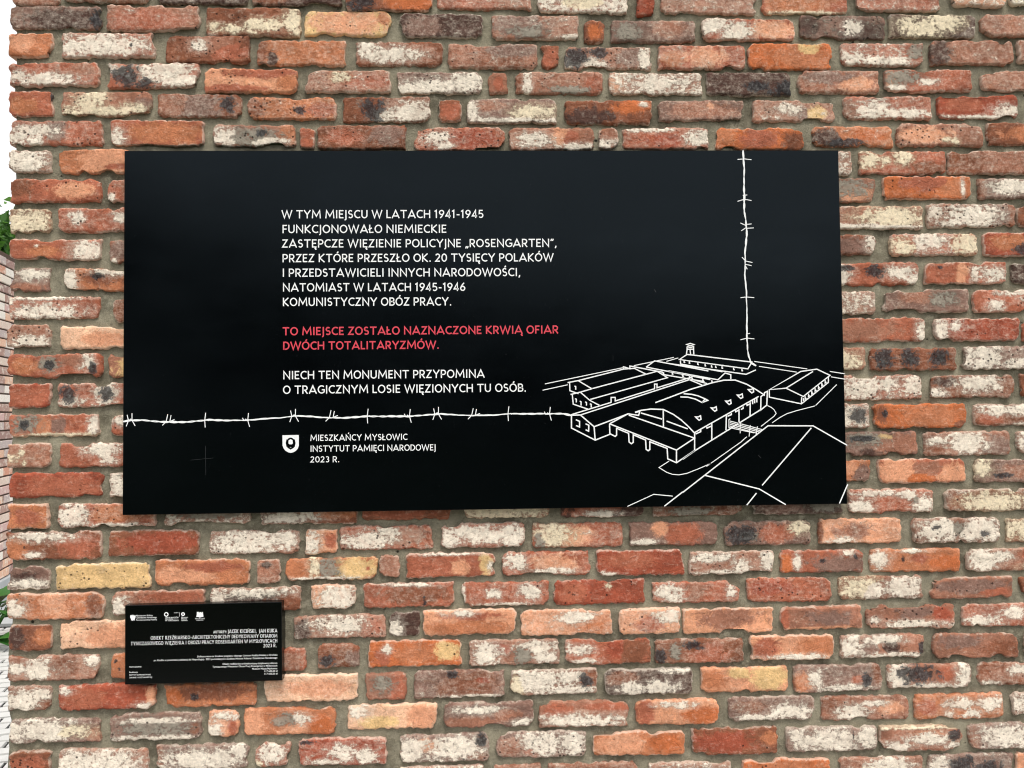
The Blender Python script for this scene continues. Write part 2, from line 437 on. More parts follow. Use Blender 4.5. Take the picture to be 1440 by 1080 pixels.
# ------------------------------------------------------------------ the brick wall
# measured bricks: frame (origin x, y, zoom) then  x0 y0 x1 y1 body-colour patches
# patches: letter+percent = scattered cover; letter@u,v,ru,rv (percent of the brick) = one patch
FR = {'A': (0, 0, 3), 'B': (480, 0, 3), 'C': (960, 0, 3), 'D': (0, 200, 3.855), 'E': (0, 460, 3.855),
      'F': (1160, 200, 3.857), 'G': (1160, 460, 3.857), 'H': (0, 700, 3), 'I': (480, 700, 3), 'J': (960, 700, 3),
      'K': (0, 880, 3), 'L': (480, 880, 3), 'M': (960, 880, 3)}
BRICKS = '''
A 50 -80 245 20 p w20
A 268 -95 632 5 p w40
A 665 -88 1040 12 d w15
A 1060 -78 1440 22 d b@20,60,20,40 w10
B 20 -58 385 42 b k@20,70,15,30 O@75,60,30,40
B 405 -65 800 36 r w35 p@80,50,20,60
B 828 -48 1205 52 r w75 c@50,60,30,30
B 1248 -38 1320 62 R k15
B 1350 -42 1750 56 p w35
C 335 -48 695 57 r o@40,50,40,60 c@50,95,40,8 w12
C 720 -58 1090 45 r w35
C 1125 -70 1362 25 s w50
C 1385 -75 1760 20 c w60
A 42 22 422 118 m k@95,60,6,40 d@60,60,40,40 w12
A 450 22 840 130 p r@40,60,40,40 w14
A 870 32 1268 150 b c@52,62,10,22 c@70,62,14,18 c@93,50,10,40 c@8,70,6,14 c@27,75,10,14
A 1285 45 1648 148 y s@50,50,40,50 o@90,30,8,30 c15
B 245 60 595 155 d m@30,60,20,40 w6
B 636 65 1000 163 p m@30,40,30,50 w30 g@40,70,20,20 w@92,90,14,10
B 1025 87 1110 178 b O@50,50,30,30
B 1138 88 1495 176 m p@70,40,20,40 w22 g@20,50,15,40
C 85 82 470 168 r w@35,60,18,40 w@10,30,20,40 s@75,50,25,40 w10
C 498 68 853 163 m d@80,70,30,40 d@10,40,12,40 g30 w@60,50,10,30
C 876 65 1235 158 d c@35,55,26,40 c@60,30,20,40 w20
C 1262 62 1640 150 p w20
A 38 140 218 238 o s@30,40,30,30
A 262 140 650 240 r w@45,50,48,42 w@15,60,14,40 k@75,50,2,8
A 700 152 1050 262 b p@50,30,30,40 w@40,35,8,20 r@75,60,20,30
A 1085 172 1455 275 o b@5,50,8,50 k8 d@18,70,5,30 w8
B 62 178 425 275 b w@40,55,30,28 w@12,30,10,30 p@50,50,40,40
B 452 185 825 287 p m@70,30,30,30 b@60,80,30,20 w18
B 845 192 915 283 b r@50,60,40,40
B 943 198 1308 290 p k@14,50,14,42 k@40,30,10,25 w@30,75,14,30 w@93,60,7,50 w@3,80,6,40 w20 m@75,50,15,40
B 1340 195 1700 290 r s@55,50,20,40 w22 o@15,60,10,30
C 280 185 628 292 O o@60,50,30,40 k6 y@70,30,15,30
C 668 182 1015 275 r w@15,70,16,30 w@50,80,36,20 w45 g@90,40,10,30
C 1045 175 1395 270 p d@10,50,15,50 w15
C 1420 172 1780 262 p w10
A 35 265 418 362 r w@40,72,34,24 w@15,60,10,20 p@80,30,20,30 w8
A 452 268 838 370 r w@60,40,34,44 w@80,70,22,30 k@22,50,16,40 k@42,80,10,18 w@12,30,12,20
A 862 290 1250 388 s r@60,20,40,20 r@30,85,40,14 o@90,60,12,30
A 1285 298 1645 388 p c@42,30,10,22 w25 r@70,50,30,30
B 228 305 595 392 m w@50,68,46,34 w@85,45,18,44 w@20,80,22,24
B 622 308 700 395 p r@50,50,30,30
B 736 305 1102 395 p w@14,55,5,60 b@4,50,5,60 r@90,60,12,40 w15 g@60,80,24,16
B 1132 308 1520 395 p w60 s@8,50,9,50 w@50,50,24,34
C 103 305 455 400 d k@92,75,16,30 k@60,60,14,20 w6
C 490 298 830 392 p m@40,30,30,30 w12 s@70,60,20,30
C 855 295 1222 385 r g@20,40,20,36 s@8,50,8,40 w@48,55,14,14 w@12,80,18,12 w10
C 1265 300 1640 382 p w16
A 35 385 222 488 r k@98,20,3,20 o@30,60,30,30
A 258 388 635 488 p c@50,80,48,18 c@30,40,14,40 c@42,20,10,30 c@80,75,16,22 m@92,60,10,30
A 665 398 1015 492 b m@50,50,24,50 k@84,45,9,30 p@20,40,20,40 w14
A 1045 412 1415 502 o b@8,50,10,50 k@60,60,8,16 w14 r@80,60,20,30
B 8 412 372 512 b k@36,50,13,44 w@80,60,24,40 w@48,80,12,26 p@62,40,12,24
B 412 425 505 512 b r@50,50,40,40
B 532 418 905 518 m w@50,88,48,10 c@75,60,22,30 w@6,50,6,50 w20 p@20,30,20,20
B 942 425 1308 522 b d@25,70,30,30 O@75,30,20,30 k14 w@90,20,4,10
B 1340 425 1700 508 m p@50,50,40,40 s@60,40,8,30 w14
C 300 422 645 510 p w@45,40,16,24 y@75,60,14,30 m@60,60,10,30 w28
C 680 408 1050 502 r w@34,60,17,40 w@70,75,30,20 b@8,60,9,50 w30
C 1078 402 1428 498 R w@86,70,18,24 w@50,92,40,8 r@30,40,20,30
C 1465 398 1830 490 r w10
A 35 510 430 610 r w@28,40,24,24 w@12,70,14,24 w@30,82,8,20 m@50,40,10,40 w8
A 465 508 855 612 r w@8,70,8,30 o@60,50,40,40
A 898 528 1243 615 p g@40,60,40,40 w@60,75,26,24 w@20,60,20,40 o@92,50,12,40 k@60,40,6,14
A 1265 540 1325 625 r
A 1340 530 1710 628 b m@80,40,20,40 r@30,50,20,30 w5
B 310 540 688 635 r w@24,45,14,26 w@35,80,10,14 R@60,50,30,40 w10
B 708 540 1065 632 p w@30,55,20,30 s@60,40,10,40 w@76,85,20,16 r@70,50,10,30
B 1088 542 1165 628 p w@40,75,50,20
B 1190 538 1550 628 r w@30,12,30,10 w@92,50,20,30 R@50,60,20,30 w10
C 138 538 512 630 O r@50,50,20,40 k8 b@90,60,14,40 o@10,40,12,30
C 548 535 890 618 o d@16,60,20,40 k@40,80,20,20 w14 O@70,50,20,30
C 908 522 1272 615 p c@56,72,4,12 c@66,80,5,12 w8 s@30,50,30,30
C 1288 518 1660 610 b o@50,50,30,30
D 45 42 272 160 b w@45,55,46,45 w@15,50,14,44
D 322 40 720 165 o s@60,50,30,50 r@70,70,20,20
F -100 52 147 175 p w60
F 190 52 655 172 r c@12,35,12,34 c@50,25,10,30 c@30,40,5,16 b@80,75,24,26 w8
F 672 48 1150 170 b p@70,40,40,40 w6
D 55 203 543 322 r b@10,40,12,40 s@70,50,20,30
D 585 203 800 322 r w@10,80,8,20 p@60,40,30,40 w14
F -200 197 278 322 p g@50,40,40,40 s@75,60,20,30 w14
F 318 187 793 307 O r@50,30,30,30 o@80,50,20,40 w@90,40,2,40
F 835 197 1310 305 m w@40,40,26,34 b@3,50,5,60 w14
D 48 362 272 492 b c@52,58,48,48 c@20,60,20,40
D 318 360 760 485 r w@24,40,8,26 w@75,40,10,20 w8
F -40 350 532 468 p c@70,50,28,44 w@50,90,50,12 r@48,30,8,20 w18
F 558 335 1040 458 b w@52,50,28,48 m@80,50,18,44 w@10,40,7,44 b@95,50,6,50 w@25,85,14,16
F 1045 350 1500 455 b k20
D 50 528 543 635 r w@86,55,16,50 p@75,40,12,40 w@30,35,2,6 o@40,60,20,26
D 590 528 800 650 p w@12,90,10,10 m@30,50,30,40 w14
F -200 505 275 608 b m@70,60,20,40 w@94,40,6,50
F 360 495 828 612 r w@45,35,18,40 c@12,60,14,40 c@86,50,14,50 w44
F 865 492 1330 615 R k@45,70,12,20 c@55,55,4,20 o@30,40,20,30
D 55 682 262 805 m w@60,30,40,24 p@50,80,40,16
D 345 685 800 808 o b@45,40,20,30 w@8,55,8,44 w@60,15,20,16 k@40,35,8,10
F -160 655 512 775 r k@64,40,7,26 w@85,45,11,26 w@36,50,8,44 k@40,25,6,12 w@95,70,5,30
F 548 652 985 765 r w@84,60,16,30 w@60,55,5,30 k@18,24,3,7 s@45,50,8,40
F 1020 655 1480 765 d m@40,50,20,30 w12
D 45 840 535 955 r w@40,72,34,36 w@40,8,40,8 w@2,20,4,16
D 610 850 900 972 b p@40,50,20,50 w18
F -200 812 278 932 p w60 r@40,50,20,20
F 315 800 780 920 m g@70,40,14,30 p@40,30,20,30 w8
F 808 800 1290 920 r w@50,12,24,14 w@70,40,16,20 w@24,70,8,22
E 38 -12 265 102 p w@60,75,40,26 w18
E 330 -2 720 115 S s@60,60,30,30 k3
G -200 -48 548 78 r p@50,50,30,40 w@97,60,4,40
G 598 -45 1055 72 R w@7,50,7,48 w@25,35,7,24 w8
G 1078 -45 1500 68 r
E 42 150 548 272 r g@44,45,9,30 k@44,50,5,18 w@86,30,6,34 k@90,62,4,26 p@70,30,12,26 o@20,50,14,30
E 585 148 800 268 p y@60,60,40,40
G -200 115 222 228 p c@60,60,30,40 w10
G 250 115 710 232 b k@16,46,11,46 k@46,46,11,44 k@79,46,11,44 g@16,60,4,12 g@46,50,3,12 g@80,44,4,12 w4
G 745 105 1230 225 m w@20,50,22,50 w@70,75,26,24 w35 d@60,85,6,12
E 42 310 268 435 R r@50,50,50,40
E 315 308 760 432 r k@12,45,10,34 k@58,45,9,30 g@58,60,8,20 w@58,45,13,50 w@14,75,14,20 w20
G -200 262 528 392 r w@55,50,14,50 w@75,40,8,30 w@94,40,8,50 w50
G 562 262 1028 380 b w@60,40,24,34 w@10,80,12,20 d@20,30,14,20 w20
G 1062 255 1500 370 b p@40,50,30,40
E 48 475 532 592 r g@20,45,14,34 k@17,48,6,20 m@54,50,10,34 w@95,50,6,44 o@38,50,10,40 c@60,92,40,8
E 605 478 800 585 r w@30,25,30,24
G -200 420 240 548 p w@75,50,24,50 k@85,44,10,34
G 272 418 765 542 O b@7,45,6,40 o@60,50,30,40 k@10,40,4,14 b@93,85,7,14
G 812 420 1300 532 b w@55,24,44,24 w@30,12,24,10 r@20,50,12,40 w@60,90,20,8
E 40 635 270 758 p c@34,38,6,12 c@12,60,12,16 c@40,80,6,10 w10
E 315 630 800 755 r w@50,25,18,30 w@56,70,10,16 k3
G -200 570 503 695 m g@62,30,12,24 k@58,30,8,12 d@62,85,5,16 y@76,25,8,14 p@85,50,20,40
G 540 570 1005 695 p w@50,45,20,44 b@12,80,9,24 w@16,40,12,16 m@85,60,16,40 w14
G 1042 565 1500 680 p w@20,50,20,50
E 48 790 555 922 R r@60,60,40,40
E 595 795 850 915 p w@30,50,30,60 k@60,70,10,24
G -200 728 248 838 o m@90,60,12,40 s@70,40,20,30
G 292 718 765 842 r s@20,50,24,60 O@45,80,18,24 s@85,60,18,40 p@55,40,20,30
G 820 718 1310 838 m c@6,40,10,34 p@60,50,30,30 k@30,70,10,12 w10
H 28 32 202 130 o r@50,50,30,30
H 245 25 652 120 r w@16,55,16,50 o@60,50,30,40 w@60,92,30,10 w14
H 695 12 1055 112 p w60 g@50,50,40,30
H 1100 12 1505 110 b w@30,70,30,20 o@70,60,30,20
I 85 -5 462 92 b r@40,60,40,30
I 520 -15 875 85 p c@50,60,50,50 w30
I 925 -15 1270 80 d r@40,60,30,40 w@50,85,20,14
I 1320 -22 1690 75 b w30 g@40,80,20,20
J 300 -28 672 68 d m@30,60,24,40 g@80,60,20,30 c12
J 705 -35 1062 62 r w@35,20,30,12 w@88,70,12,40 w@12,75,18,26 w@70,25,10,18 g@78,50,5,16 w14
J 1110 -35 1500 55 b c@50,55,34,40 w40
H 25 145 425 260 b w@40,18,30,16 o@10,60,12,40 w@30,82,8,10 k@20,55,2,6 r@75,50,20,40
H 460 140 838 242 b R@60,50,40,40 k8
H 882 140 1260 235 p w@40,50,40,50 w@80,40,20,40 r@85,70,5,16
H 1288 138 1422 235 s w@20,60,24,50 r@80,40,20,30
I -5 120 382 218 r w@30,60,24,34 w@50,25,14,20 p@70,50,20,34 w26
I 422 110 772 208 r w@50,45,50,34 w@10,60,12,50 w@85,60,16,50 r@35,68,14,16 m@60,60,10,20
I 808 108 1188 208 r c@20,50,22,50 s@45,50,20,40 g@10,60,10,40 w20
I 1218 105 1585 200 m r@60,50,20,50 s@35,30,10,30 w@15,85,14,12
J 178 102 538 198 m k@18,55,17,46 c@88,26,11,26 r@60,50,20,40 g@28,60,10,20 w6
J 575 90 922 190 s p@40,50,20,30 w@30,85,16,14 c12 b@2,50,3,50
J 975 88 1335 187 b w@30,45,24,48 w@75,50,28,46 k@82,64,6,12 k@26,36,5,9 g@52,40,10,30 w30
J 1370 88 1760 182 b c@40,50,44,50
H 30 290 205 388 m w@50,72,52,14 w@50,95,50,8 d@40,50,30,20
H 235 280 635 382 y y@50,50,50,50 k4
H 655 262 1052 368 o r@60,30,30,20 s@30,60,30,30
H 1088 265 1178 360 p d@40,20,20,14 w10
H 1208 255 1590 345 o y@80,50,22,50 g@45,50,10,44 c@32,40,6,44 w@40,92,40,8 r@90,50,5,18 k8
I 162 245 242 330 p w12
I 275 235 650 335 r y@90,50,8,44 w@95,60,4,20 w@50,6,30,6 s@60,60,10,30
I 682 230 1048 328 r w@14,40,12,34 s@60,50,26,36 w@60,80,26,12 b@30,80,10,16 w10
I 1080 222 1445 325 R r@40,40,30,30 w@10,92,14,8
J 32 228 388 322 p w@25,24,24,18 w@62,60,10,28 w@92,40,8,44 w@40,88,30,10 w14
J 415 222 762 313 r m@72,65,40,40 w@20,55,4,34 w@82,15,8,14 k@50,50,4,14 k@90,30,3,18 O@6,60,7,40
J 790 218 1170 312 o w@12,45,10,34 O@85,60,18,30 k@37,45,2,16 w@50,8,14,8 r@55,40,8,20
J 1202 218 1600 305 p w@14,50,14,50 w@35,35,12,24 r@70,30,18,20 c@80,84,20,14
H 30 405 435 512 o w@10,60,9,34 s@50,40,12,50 b@90,50,8,40 w8
H 475 395 860 492 p w@8,70,9,40 r@70,24,30,20
H 890 380 1268 480 b w@50,20,40,18 d@40,40,30,24 w@10,50,10,40
H 1312 370 1502 468 s w@60,50,44,50 p@90,50,10,44
I 95 362 473 462 r b@60,50,40,34 k@67,78,2,18 w@50,8,24,8 w6
I 508 358 875 455 r w@37,50,9,16 w@78,40,12,30 w@50,94,30,8 w@2,50,3,40 w10
I 898 350 1280 450 R c@60,24,3,12 r@20,50,14,40
I 1315 358 1678 440 r w@20,55,14,44 p@50,40,10,44 w@90,40,6,34 w16
J 275 340 628 438 r R@30,40,24,30 w6
J 660 332 1022 428 b c@24,50,22,46 w@36,60,16,36 w@78,50,22,44 p@90,24,12,16 w14
J 1050 338 1392 422 p m@50,40,44,30 r@80,70,20,20
J 1425 335 1800 415 b
H 36 538 215 645 b d@20,50,16,40 o@80,50,20,30 k5
H 256 520 700 632 S s@60,60,30,40 k2
H 1242 500 1625 592 p w@50,40,26,40 d@10,60,9,40 r@85,50,12,40 w20
I 203 485 330 582 d w@20,65,22,30
I 346 475 735 578 s o@50,70,44,26 r@50,25,30,14 w@40,14,14,12
I 760 475 1140 578 s o@80,60,20,40 w@60,30,20,20 w16
I 1172 470 1430 572 s r@50,60,20,30 w@80,30,20,24 w20
J 5 470 382 570 s p@50,40,30,40
J 415 460 757 553 p r@4,50,6,50 m@60,50,24,30 s@50,94,40,8
J 780 452 1145 550 p w@50,80,34,14 m@55,30,20,24 R@85,40,10,34 w@10,60,6,12
J 1182 450 1600 538 r w@20,70,16,24 w@50,40,12,24 w24
K 35 128 415 230 p w@34,55,14,50 w@10,50,10,20 w@92,20,7,20 b@60,50,16,40 w22
K 470 118 820 220 o k@10,60,2,8 k@6,30,2,8
K 990 100 1288 192 r p@80,60,14,40 w8
K 1342 80 1515 175 b k@24,64,16,24 m@90,60,20,34 w10
L 115 65 505 170 O y@85,40,14,30 w@20,30,5,14 r@16,60,8,34 o@50,50,20,34
L 540 62 918 165 p w@20,50,14,50 w@84,70,13,22 g@60,60,9,34 w@75,30,20,20 w20 R@35,30,10,20
L 948 58 1305 162 r w@15,40,14,18 b@80,50,20,50 w@20,85,14,10 R@60,40,12,40
L 1325 60 1695 155 b k@6,70,6,34 g@22,50,6,34 r@60,60,20,40 k@45,24,10,18 w10
M 285 42 635 142 s o@80,50,22,44 r@20,50,14,40 w@55,88,30,12
M 668 40 1018 135 p w@14,50,13,50 w@50,20,24,18 k@97,60,4,34 w@55,88,40,10 m@30,60,14,30 d@60,60,10,26
M 1058 35 1412 132 p m@30,30,24,24 b@80,60,20,30
M 1448 30 1800 125 p
K 30 258 212 360 b w@34,60,36,44 w@78,30,24,24 b@80,70,14,22
K 245 252 652 355 R r@30,50,20,40 w@90,85,10,14 w@8,20,6,14 s@96,50,5,40
K 690 245 1080 340 o k@33,58,4,14 b@50,40,40,30 O@12,50,10,30
K 1115 210 1508 318 S s@60,50,34,30 w6
L 105 205 272 310 p g@40,40,26,26 r@80,50,22,44
L 310 190 688 305 m b@60,50,30,50 k@42,16,6,14 R@72,40,14,20 w@70,94,30,7 w14
L 715 188 1080 290 b w@30,45,34,48 w@70,80,24,20 k@86,44,7,28 c@8,60,10,50 w@66,30,16,30
L 1112 182 1480 288 d w@30,75,14,24 w@60,70,20,24 w@80,10,20,8 b@20,34,16,24 w20
M 80 178 445 280 s y@80,40,22,44 o@14,50,14,40 y@46,20,14,20
M 472 168 838 275 m w@24,44,8,30 o@10,65,12,40 w@60,86,30,12 k@82,60,6,22 b@94,30,5,40 r@72,54,6,14 w20
M 868 165 1215 262 p k@38,40,20,36 w@12,50,13,54 w@92,50,9,50 w@50,90,40,12 k@20,30,10,14 r@68,44,10,30
M 1248 155 1600 248 b p@60,40,40,40 w@14,88,12,10 w@50,34,12,20 w14
K 40 395 418 492 m w@40,45,40,45 c@60,50,30,30 p@92,65,9,34 w@10,50,14,44
K 465 372 848 482 m g@50,50,34,34 w@50,30,34,16 w@50,90,50,10 b@93,60,5,24 w30
K 878 360 1005 470 s w@20,70,24,34 w@60,20,40,14 r@80,60,14,30
K 1030 350 1412 460 o g@46,45,14,20 s@56,80,16,20 w@62,40,10,18 s@10,50,12,50 O@84,60,14,30
L 28 335 400 435 S w@12,24,12,26 s@84,50,18,50 y@34,70,20,24
L 432 325 808 428 m w@40,30,22,16 p@30,75,26,20 w@88,80,10,12 p@70,50,16,20
L 835 320 1210 425 p w@48,74,44,20 r@80,20,24,14 r@20,30,14,20
L 1245 312 1590 412 s O@80,60,20,34 r@10,50,12,50 w@50,20,20,12
M 198 302 558 400 m w@70,60,22,30 w@30,85,24,14 b@24,40,20,26 w26
M 590 298 955 398 p w@34,70,17,32 b@14,40,12,34 w@60,30,14,12 s@80,50,14,24 w8
M 982 290 1355 392 o w@50,40,16,20 w@64,80,9,16 w@85,40,12,26 r@14,50,12,30 w@40,86,6,12 w14
M 1392 282 1750 370 p w@40,50,44,50
K 38 535 208 640 b r@50,50,40,30
K 245 522 622 625 p w@50,55,44,50 w@20,50,20,44 m@55,90,6,12
K 660 505 1048 605 m w@50,60,42,44 b@4,50,5,44 w@90,30,9,30
K 1078 492 1222 592 r w@50,40,34,44 c@10,88,12,14
K 1262 478 1628 585 R w@50,50,14,30 w@34,84,20,12 w@78,70,12,24 k@10,10,10,8 w20
L 250 462 622 575 m w@12,60,14,50 w@60,50,34,40 k@92,24,6,24 b@86,80,10,16 s@30,40,16,24
L 655 450 1032 555 m w@50,40,20,44 p@16,60,14,36 w@86,50,13,50 r@40,70,12,24 w24
L 1062 448 1448 545 o s@30,50,26,40 O@80,50,20,34
M 42 432 400 542 b R@40,50,34,34 o@90,40,10,24
M 440 428 818 528 m w@48,54,36,50 w@12,40,8,40 w@88,46,11,44 k@73,30,1,30
M 832 422 1180 525 p w@20,80,16,18 c@50,6,50,6 w@60,50,22,20 k@90,38,7,26 o@60,30,20,14 w@90,76,9,20
M 1210 412 1600 515 m w@40,50,26,44 b@5,60,7,44 w24
K 30 670 400 770 p w30
K 440 650 800 755 r w20
K 840 640 1200 745 b w40
K 1240 625 1600 728 p w30
L 230 598 600 700 r w60
L 635 590 842 690 p w10
L 878 582 1250 680 p b@50,50,40,40 w20
L 1300 578 1645 672 p w50
M 255 565 625 665 O o@50,50,40,40
M 655 558 1015 655 p w@60,30,24,30 w24
M 1040 545 1395 645 m w@14,50,13,50 k@40,40,16,34 k@70,60,16,34 w30
M 1412 535 1780 635 s p@50,50,30,40
'''
PAL = {'r': (172, 101, 77), 'R': (160, 82, 61), 'o': (190, 121, 86), 'O': (194, 110, 68), 'b': (138, 86, 64), 'p': (162, 111, 90),
       'm': (136, 104, 92), 'd': (84, 60, 53), 's': (220, 156, 122), 'S': (236, 188, 156), 'y': (226, 188, 134),
       'w': (248, 236, 219), 'c': (246, 230, 200), 'g': (156, 149, 136), 'k': (60, 60, 66)}
PALL = {k: np.array(C4(v, 0.97)) for k, v in PAL.items()}
BACK = 0.030       # how deep a brick body is built
MORTAR_Y = 0.0105  # mortar face behind the brick faces


def axis(length):
    e = [0, 0.0016, 0.0042, 0.008]
    n = max(1, int(round((length - 0.016) / 0.0052)))
    mid = np.linspace(0.008, length - 0.008, n + 1)[1:-1]
    return np.array(e + list(mid) + [length - v for v in reversed(e)]) - length / 2


def spec_fields(spec, U, V):
    """body colour, second colour, lime colour and the three patch fields of a brick at front-face points"""
    n = U.shape
    base = np.tile(PALL[spec[0]], n + (1,))
    alt = base.copy()
    lime = np.tile(PALL['w'], n + (1,))
    F = np.full(n + (3,), -1.0)
    F[..., 1] = -0.9
    for tok in spec[1:]:
        L = tok[0]
        ch = 1 if L in 'wcg' else 2 if L == 'k' else 0
        if '@' in tok:
            u, v, ru, rv = [float(q) / 100 for q in tok[2:].split(',')]
            d = np.sqrt(((U - u) / max(ru, 0.01)) ** 2 + ((V - v) / max(rv, 0.05)) ** 2)
            f = np.clip((1.12 - d) * 0.8, -1.2, 0.52 if ch == 1 else 0.6)
        else:
            c = float(tok[1:])
            f = np.full(n, (c - 50) / 50 * 0.62 - 0.05)
        upd = f > F[..., ch]
        wide = f > -0.5
        if ch == 0:
            alt[wide & upd] = PALL[L]
        elif ch == 1:
            lime[wide & upd] = PALL[L]
        F[..., ch] = np.maximum(F[..., ch], f)
    return base, alt, lime, F


def brick_arrays(L, H, spec, rnd, depth=None):
    """one worn brick: front grid at y ~ 0 (rounded arrises, chips, uneven face) with sides running back"""
    xs, zs = axis(L), axis(H)
    X, Z = np.meshgrid(xs, zs)
    U, V = (X + L / 2) / L, 1 - (Z + H / 2) / H
    db = np.minimum(np.minimum(X + L / 2, L / 2 - X), np.minimum(Z + H / 2, H / 2 - Z))
    sx, sz = rnd.uniform(0, 200), rnd.uniform(0, 200)
    # corner rounding
    hw, hh = L / 2, H / 2
    for cx, cz in ((1, 1), (1, -1), (-1, 1), (-1, -1)):
        r = min(rnd.choice([0.006, 0.009, 0.012, 0.016, 0.022]), hh * 0.9, hw * 0.8)
        ex, ez = X * cx - (hw - r), Z * cz - (hh - r)
        m = (ex > 0) & (ez > 0)
        ln = np.sqrt(ex ** 2 + ez ** 2) + 1e-9
        k = np.maximum(ex, ez) / ln
        X = np.where(m, ((hw - r) + ex * k) * cx, X)
        Z = np.where(m, ((hh - r) + ez * k) * cz, Z)
    # ragged outline, a few real chips
    wgt = np.clip(1 - db / 0.012, 0, 1) ** 1.5
    e = fbm(X * 85 + sx, Z * 85 + sz, 3, 0.65) * 0.0054 + np.abs(fbm(X * 16 + sx + 50, Z * 16 + sz, 2)) * 0.0045
    chip = np.clip(fbm(X * 15 + sx + 90, Z * 15 + sz + 9, 2) - 0.27, 0, 1) * 0.06
    off = np.clip(e + chip, -0.002, 0.012)
    nx, nz = X / hw, Z / hh
    near_x = np.abs(X) > hw - 0.013
    near_z = np.abs(Z) > hh - 0.013
    X = X - np.sign(X) * off * wgt * near_x
    Z = Z - np.sign(Z) * off * wgt * near_z
    wave = rnd.uniform(0.0004, 0.0016)
    Z = Z + fbm(X * 9 + sx, X * 0 + sz, 2) * wave * 2
    rr = rnd.uniform(0.004, 0.0075)
    dd = np.clip(db, 0, rr)
    drop = rr - np.sqrt(np.maximum(rr ** 2 - (rr - dd) ** 2, 0))
    Y = drop * 1.0 + fbm(X * 26 + sx, Z * 26 + sz, 4) * 0.0030 + fbm(X * 90 + sx, Z * 90 + sz, 2) * 0.0009
    Y = Y + np.clip(fbm(X * 20 + sx + 30, Z * 30 + sz + 70, 2) - 0.28, 0, 1) * 0.012 * (0.3 + wgt)
    Y = Y + chip * 0.10
    Y = Y + rnd.uniform(-0.0035, 0.0015) + X * rnd.uniform(-0.010, 0.010) + Z * rnd.uniform(-0.03, 0.03)
    base, alt, lime, F = spec_fields(spec, U, V)
    rim = np.clip(1 - db / 0.007, 0, 1) * rnd.uniform(0.35, 1.0)
    nr, nc = X.shape
    P = np.stack([X, Y, Z], -1).reshape(-1, 3)
    A = [a.reshape(-1, a.shape[-1]) for a in (base, alt, lime)]
    Ff = np.concatenate([F.reshape(-1, 3), np.ones((nr * nc, 1))], 1)
    rimf = rim.reshape(-1)
    idx = np.arange(nr * nc).reshape(nr, nc)
    quads = np.stack([idx[:-1, :-1], idx[:-1, 1:], idx[1:, 1:], idx[1:, :-1]], -1).reshape(-1, 4)
    ring = np.concatenate([idx[0, :], idx[1:, -1], idx[-1, -2::-1], idx[-2:0:-1, 0]])
    m = len(ring)
    back = P[ring].copy()
    back[:, 1] = depth or BACK
    nb = np.arange(m) + nr * nc
    k2 = np.roll(np.arange(m), -1)
    sides = np.stack([ring, nb, nb[k2], ring[k2]], -1)
    P = np.concatenate([P, back])
    A = [np.concatenate([a, a[ring]]) for a in A]
    Ff = np.concatenate([Ff, Ff[ring]])
    rimf = np.concatenate([rimf, rimf[ring]])
    return P, np.concatenate([quads, sides]), A, Ff, rimf


def build_mesh(name, P, Q, A, F, R, mat):
    me = bpy.data.meshes.new(name)
    me.vertices.add(len(P)); me.vertices.foreach_set('co', P.ravel().astype(np.float32))
    me.loops.add(len(Q) * 4); me.loops.foreach_set('vertex_index', Q.ravel().astype(np.int32))
    me.polygons.add(len(Q)); me.polygons.foreach_set('loop_start', np.arange(0, len(Q) * 4, 4, dtype=np.int32))
    me.update(calc_edges=True)
    me.polygons.foreach_set('use_smooth', np.ones(len(Q), dtype=bool))
    for nm, arr in zip(('base', 'alt', 'lime', 'field'), A + [F]):
        at = me.attributes.new(nm, 'FLOAT_COLOR', 'POINT')
        at.data.foreach_set('color', arr.ravel().astype(np.float32))
    at = me.attributes.new('rim', 'FLOAT', 'POINT')
    at.data.foreach_set('value', R.astype(np.float32))
    me.materials.append(mat)
    return me


WALL_L, WALL_R, WALL_TOP = -1.335, 3.3, 3.05
wall = thing('brick_wall', 'large wall of reclaimed red bricks in grey mortar carrying both black plaques', 'brick wall', (0, 0, 0))
rnd = random.Random(11)
courses = []
placed = []
ends = []
for line in BRICKS.strip().split('\n'):
    q = line.split()
    ox, oy, s = FR[q[0]]
    x0, y0, x1, y1 = [float(v) for v in q[1:5]]
    a = px(ox + x0 / s, oy + (y0 + y1) / 2 / s); b = px(ox + x1 / s, oy + (y0 + y1) / 2 / s)
    t_ = px(ox + (x0 + x1) / 2 / s, oy + y0 / s); u_ = px(ox + (x0 + x1) / 2 / s, oy + y1 / s)
    L, H = b[0] - a[0], t_[2] - u_[2]
    cx, cz = (a[0] + b[0]) / 2, (t_[2] + u_[2]) / 2
    tilt = math.atan2(a[2] - b[2], b[0] - a[0])   # world slope of an image-horizontal brick axis
    L += 0.0035; H += 0.0042      # the ragged arrises eat about 2 mm a side
    P, Q, A, F, R = brick_arrays(L, H, q[5:], rnd, 0.115 if a[0] < -1.28 else None)
    if a[0] < -1.28:
        ends.append(cz)
    me = build_mesh('brick', P, Q, A, F, R, M_BRICK)
    o = obj('brick', me, wall, (cx, 0, cz))
    placed.append((cx, cz, L, H))
print('BRICKS', len(placed), 'meanL', np.mean([p[2] for p in placed]), 'meanH', np.mean([p[3] for p in placed]),
      'left', min(p[0] - p[2] / 2 for p in placed))
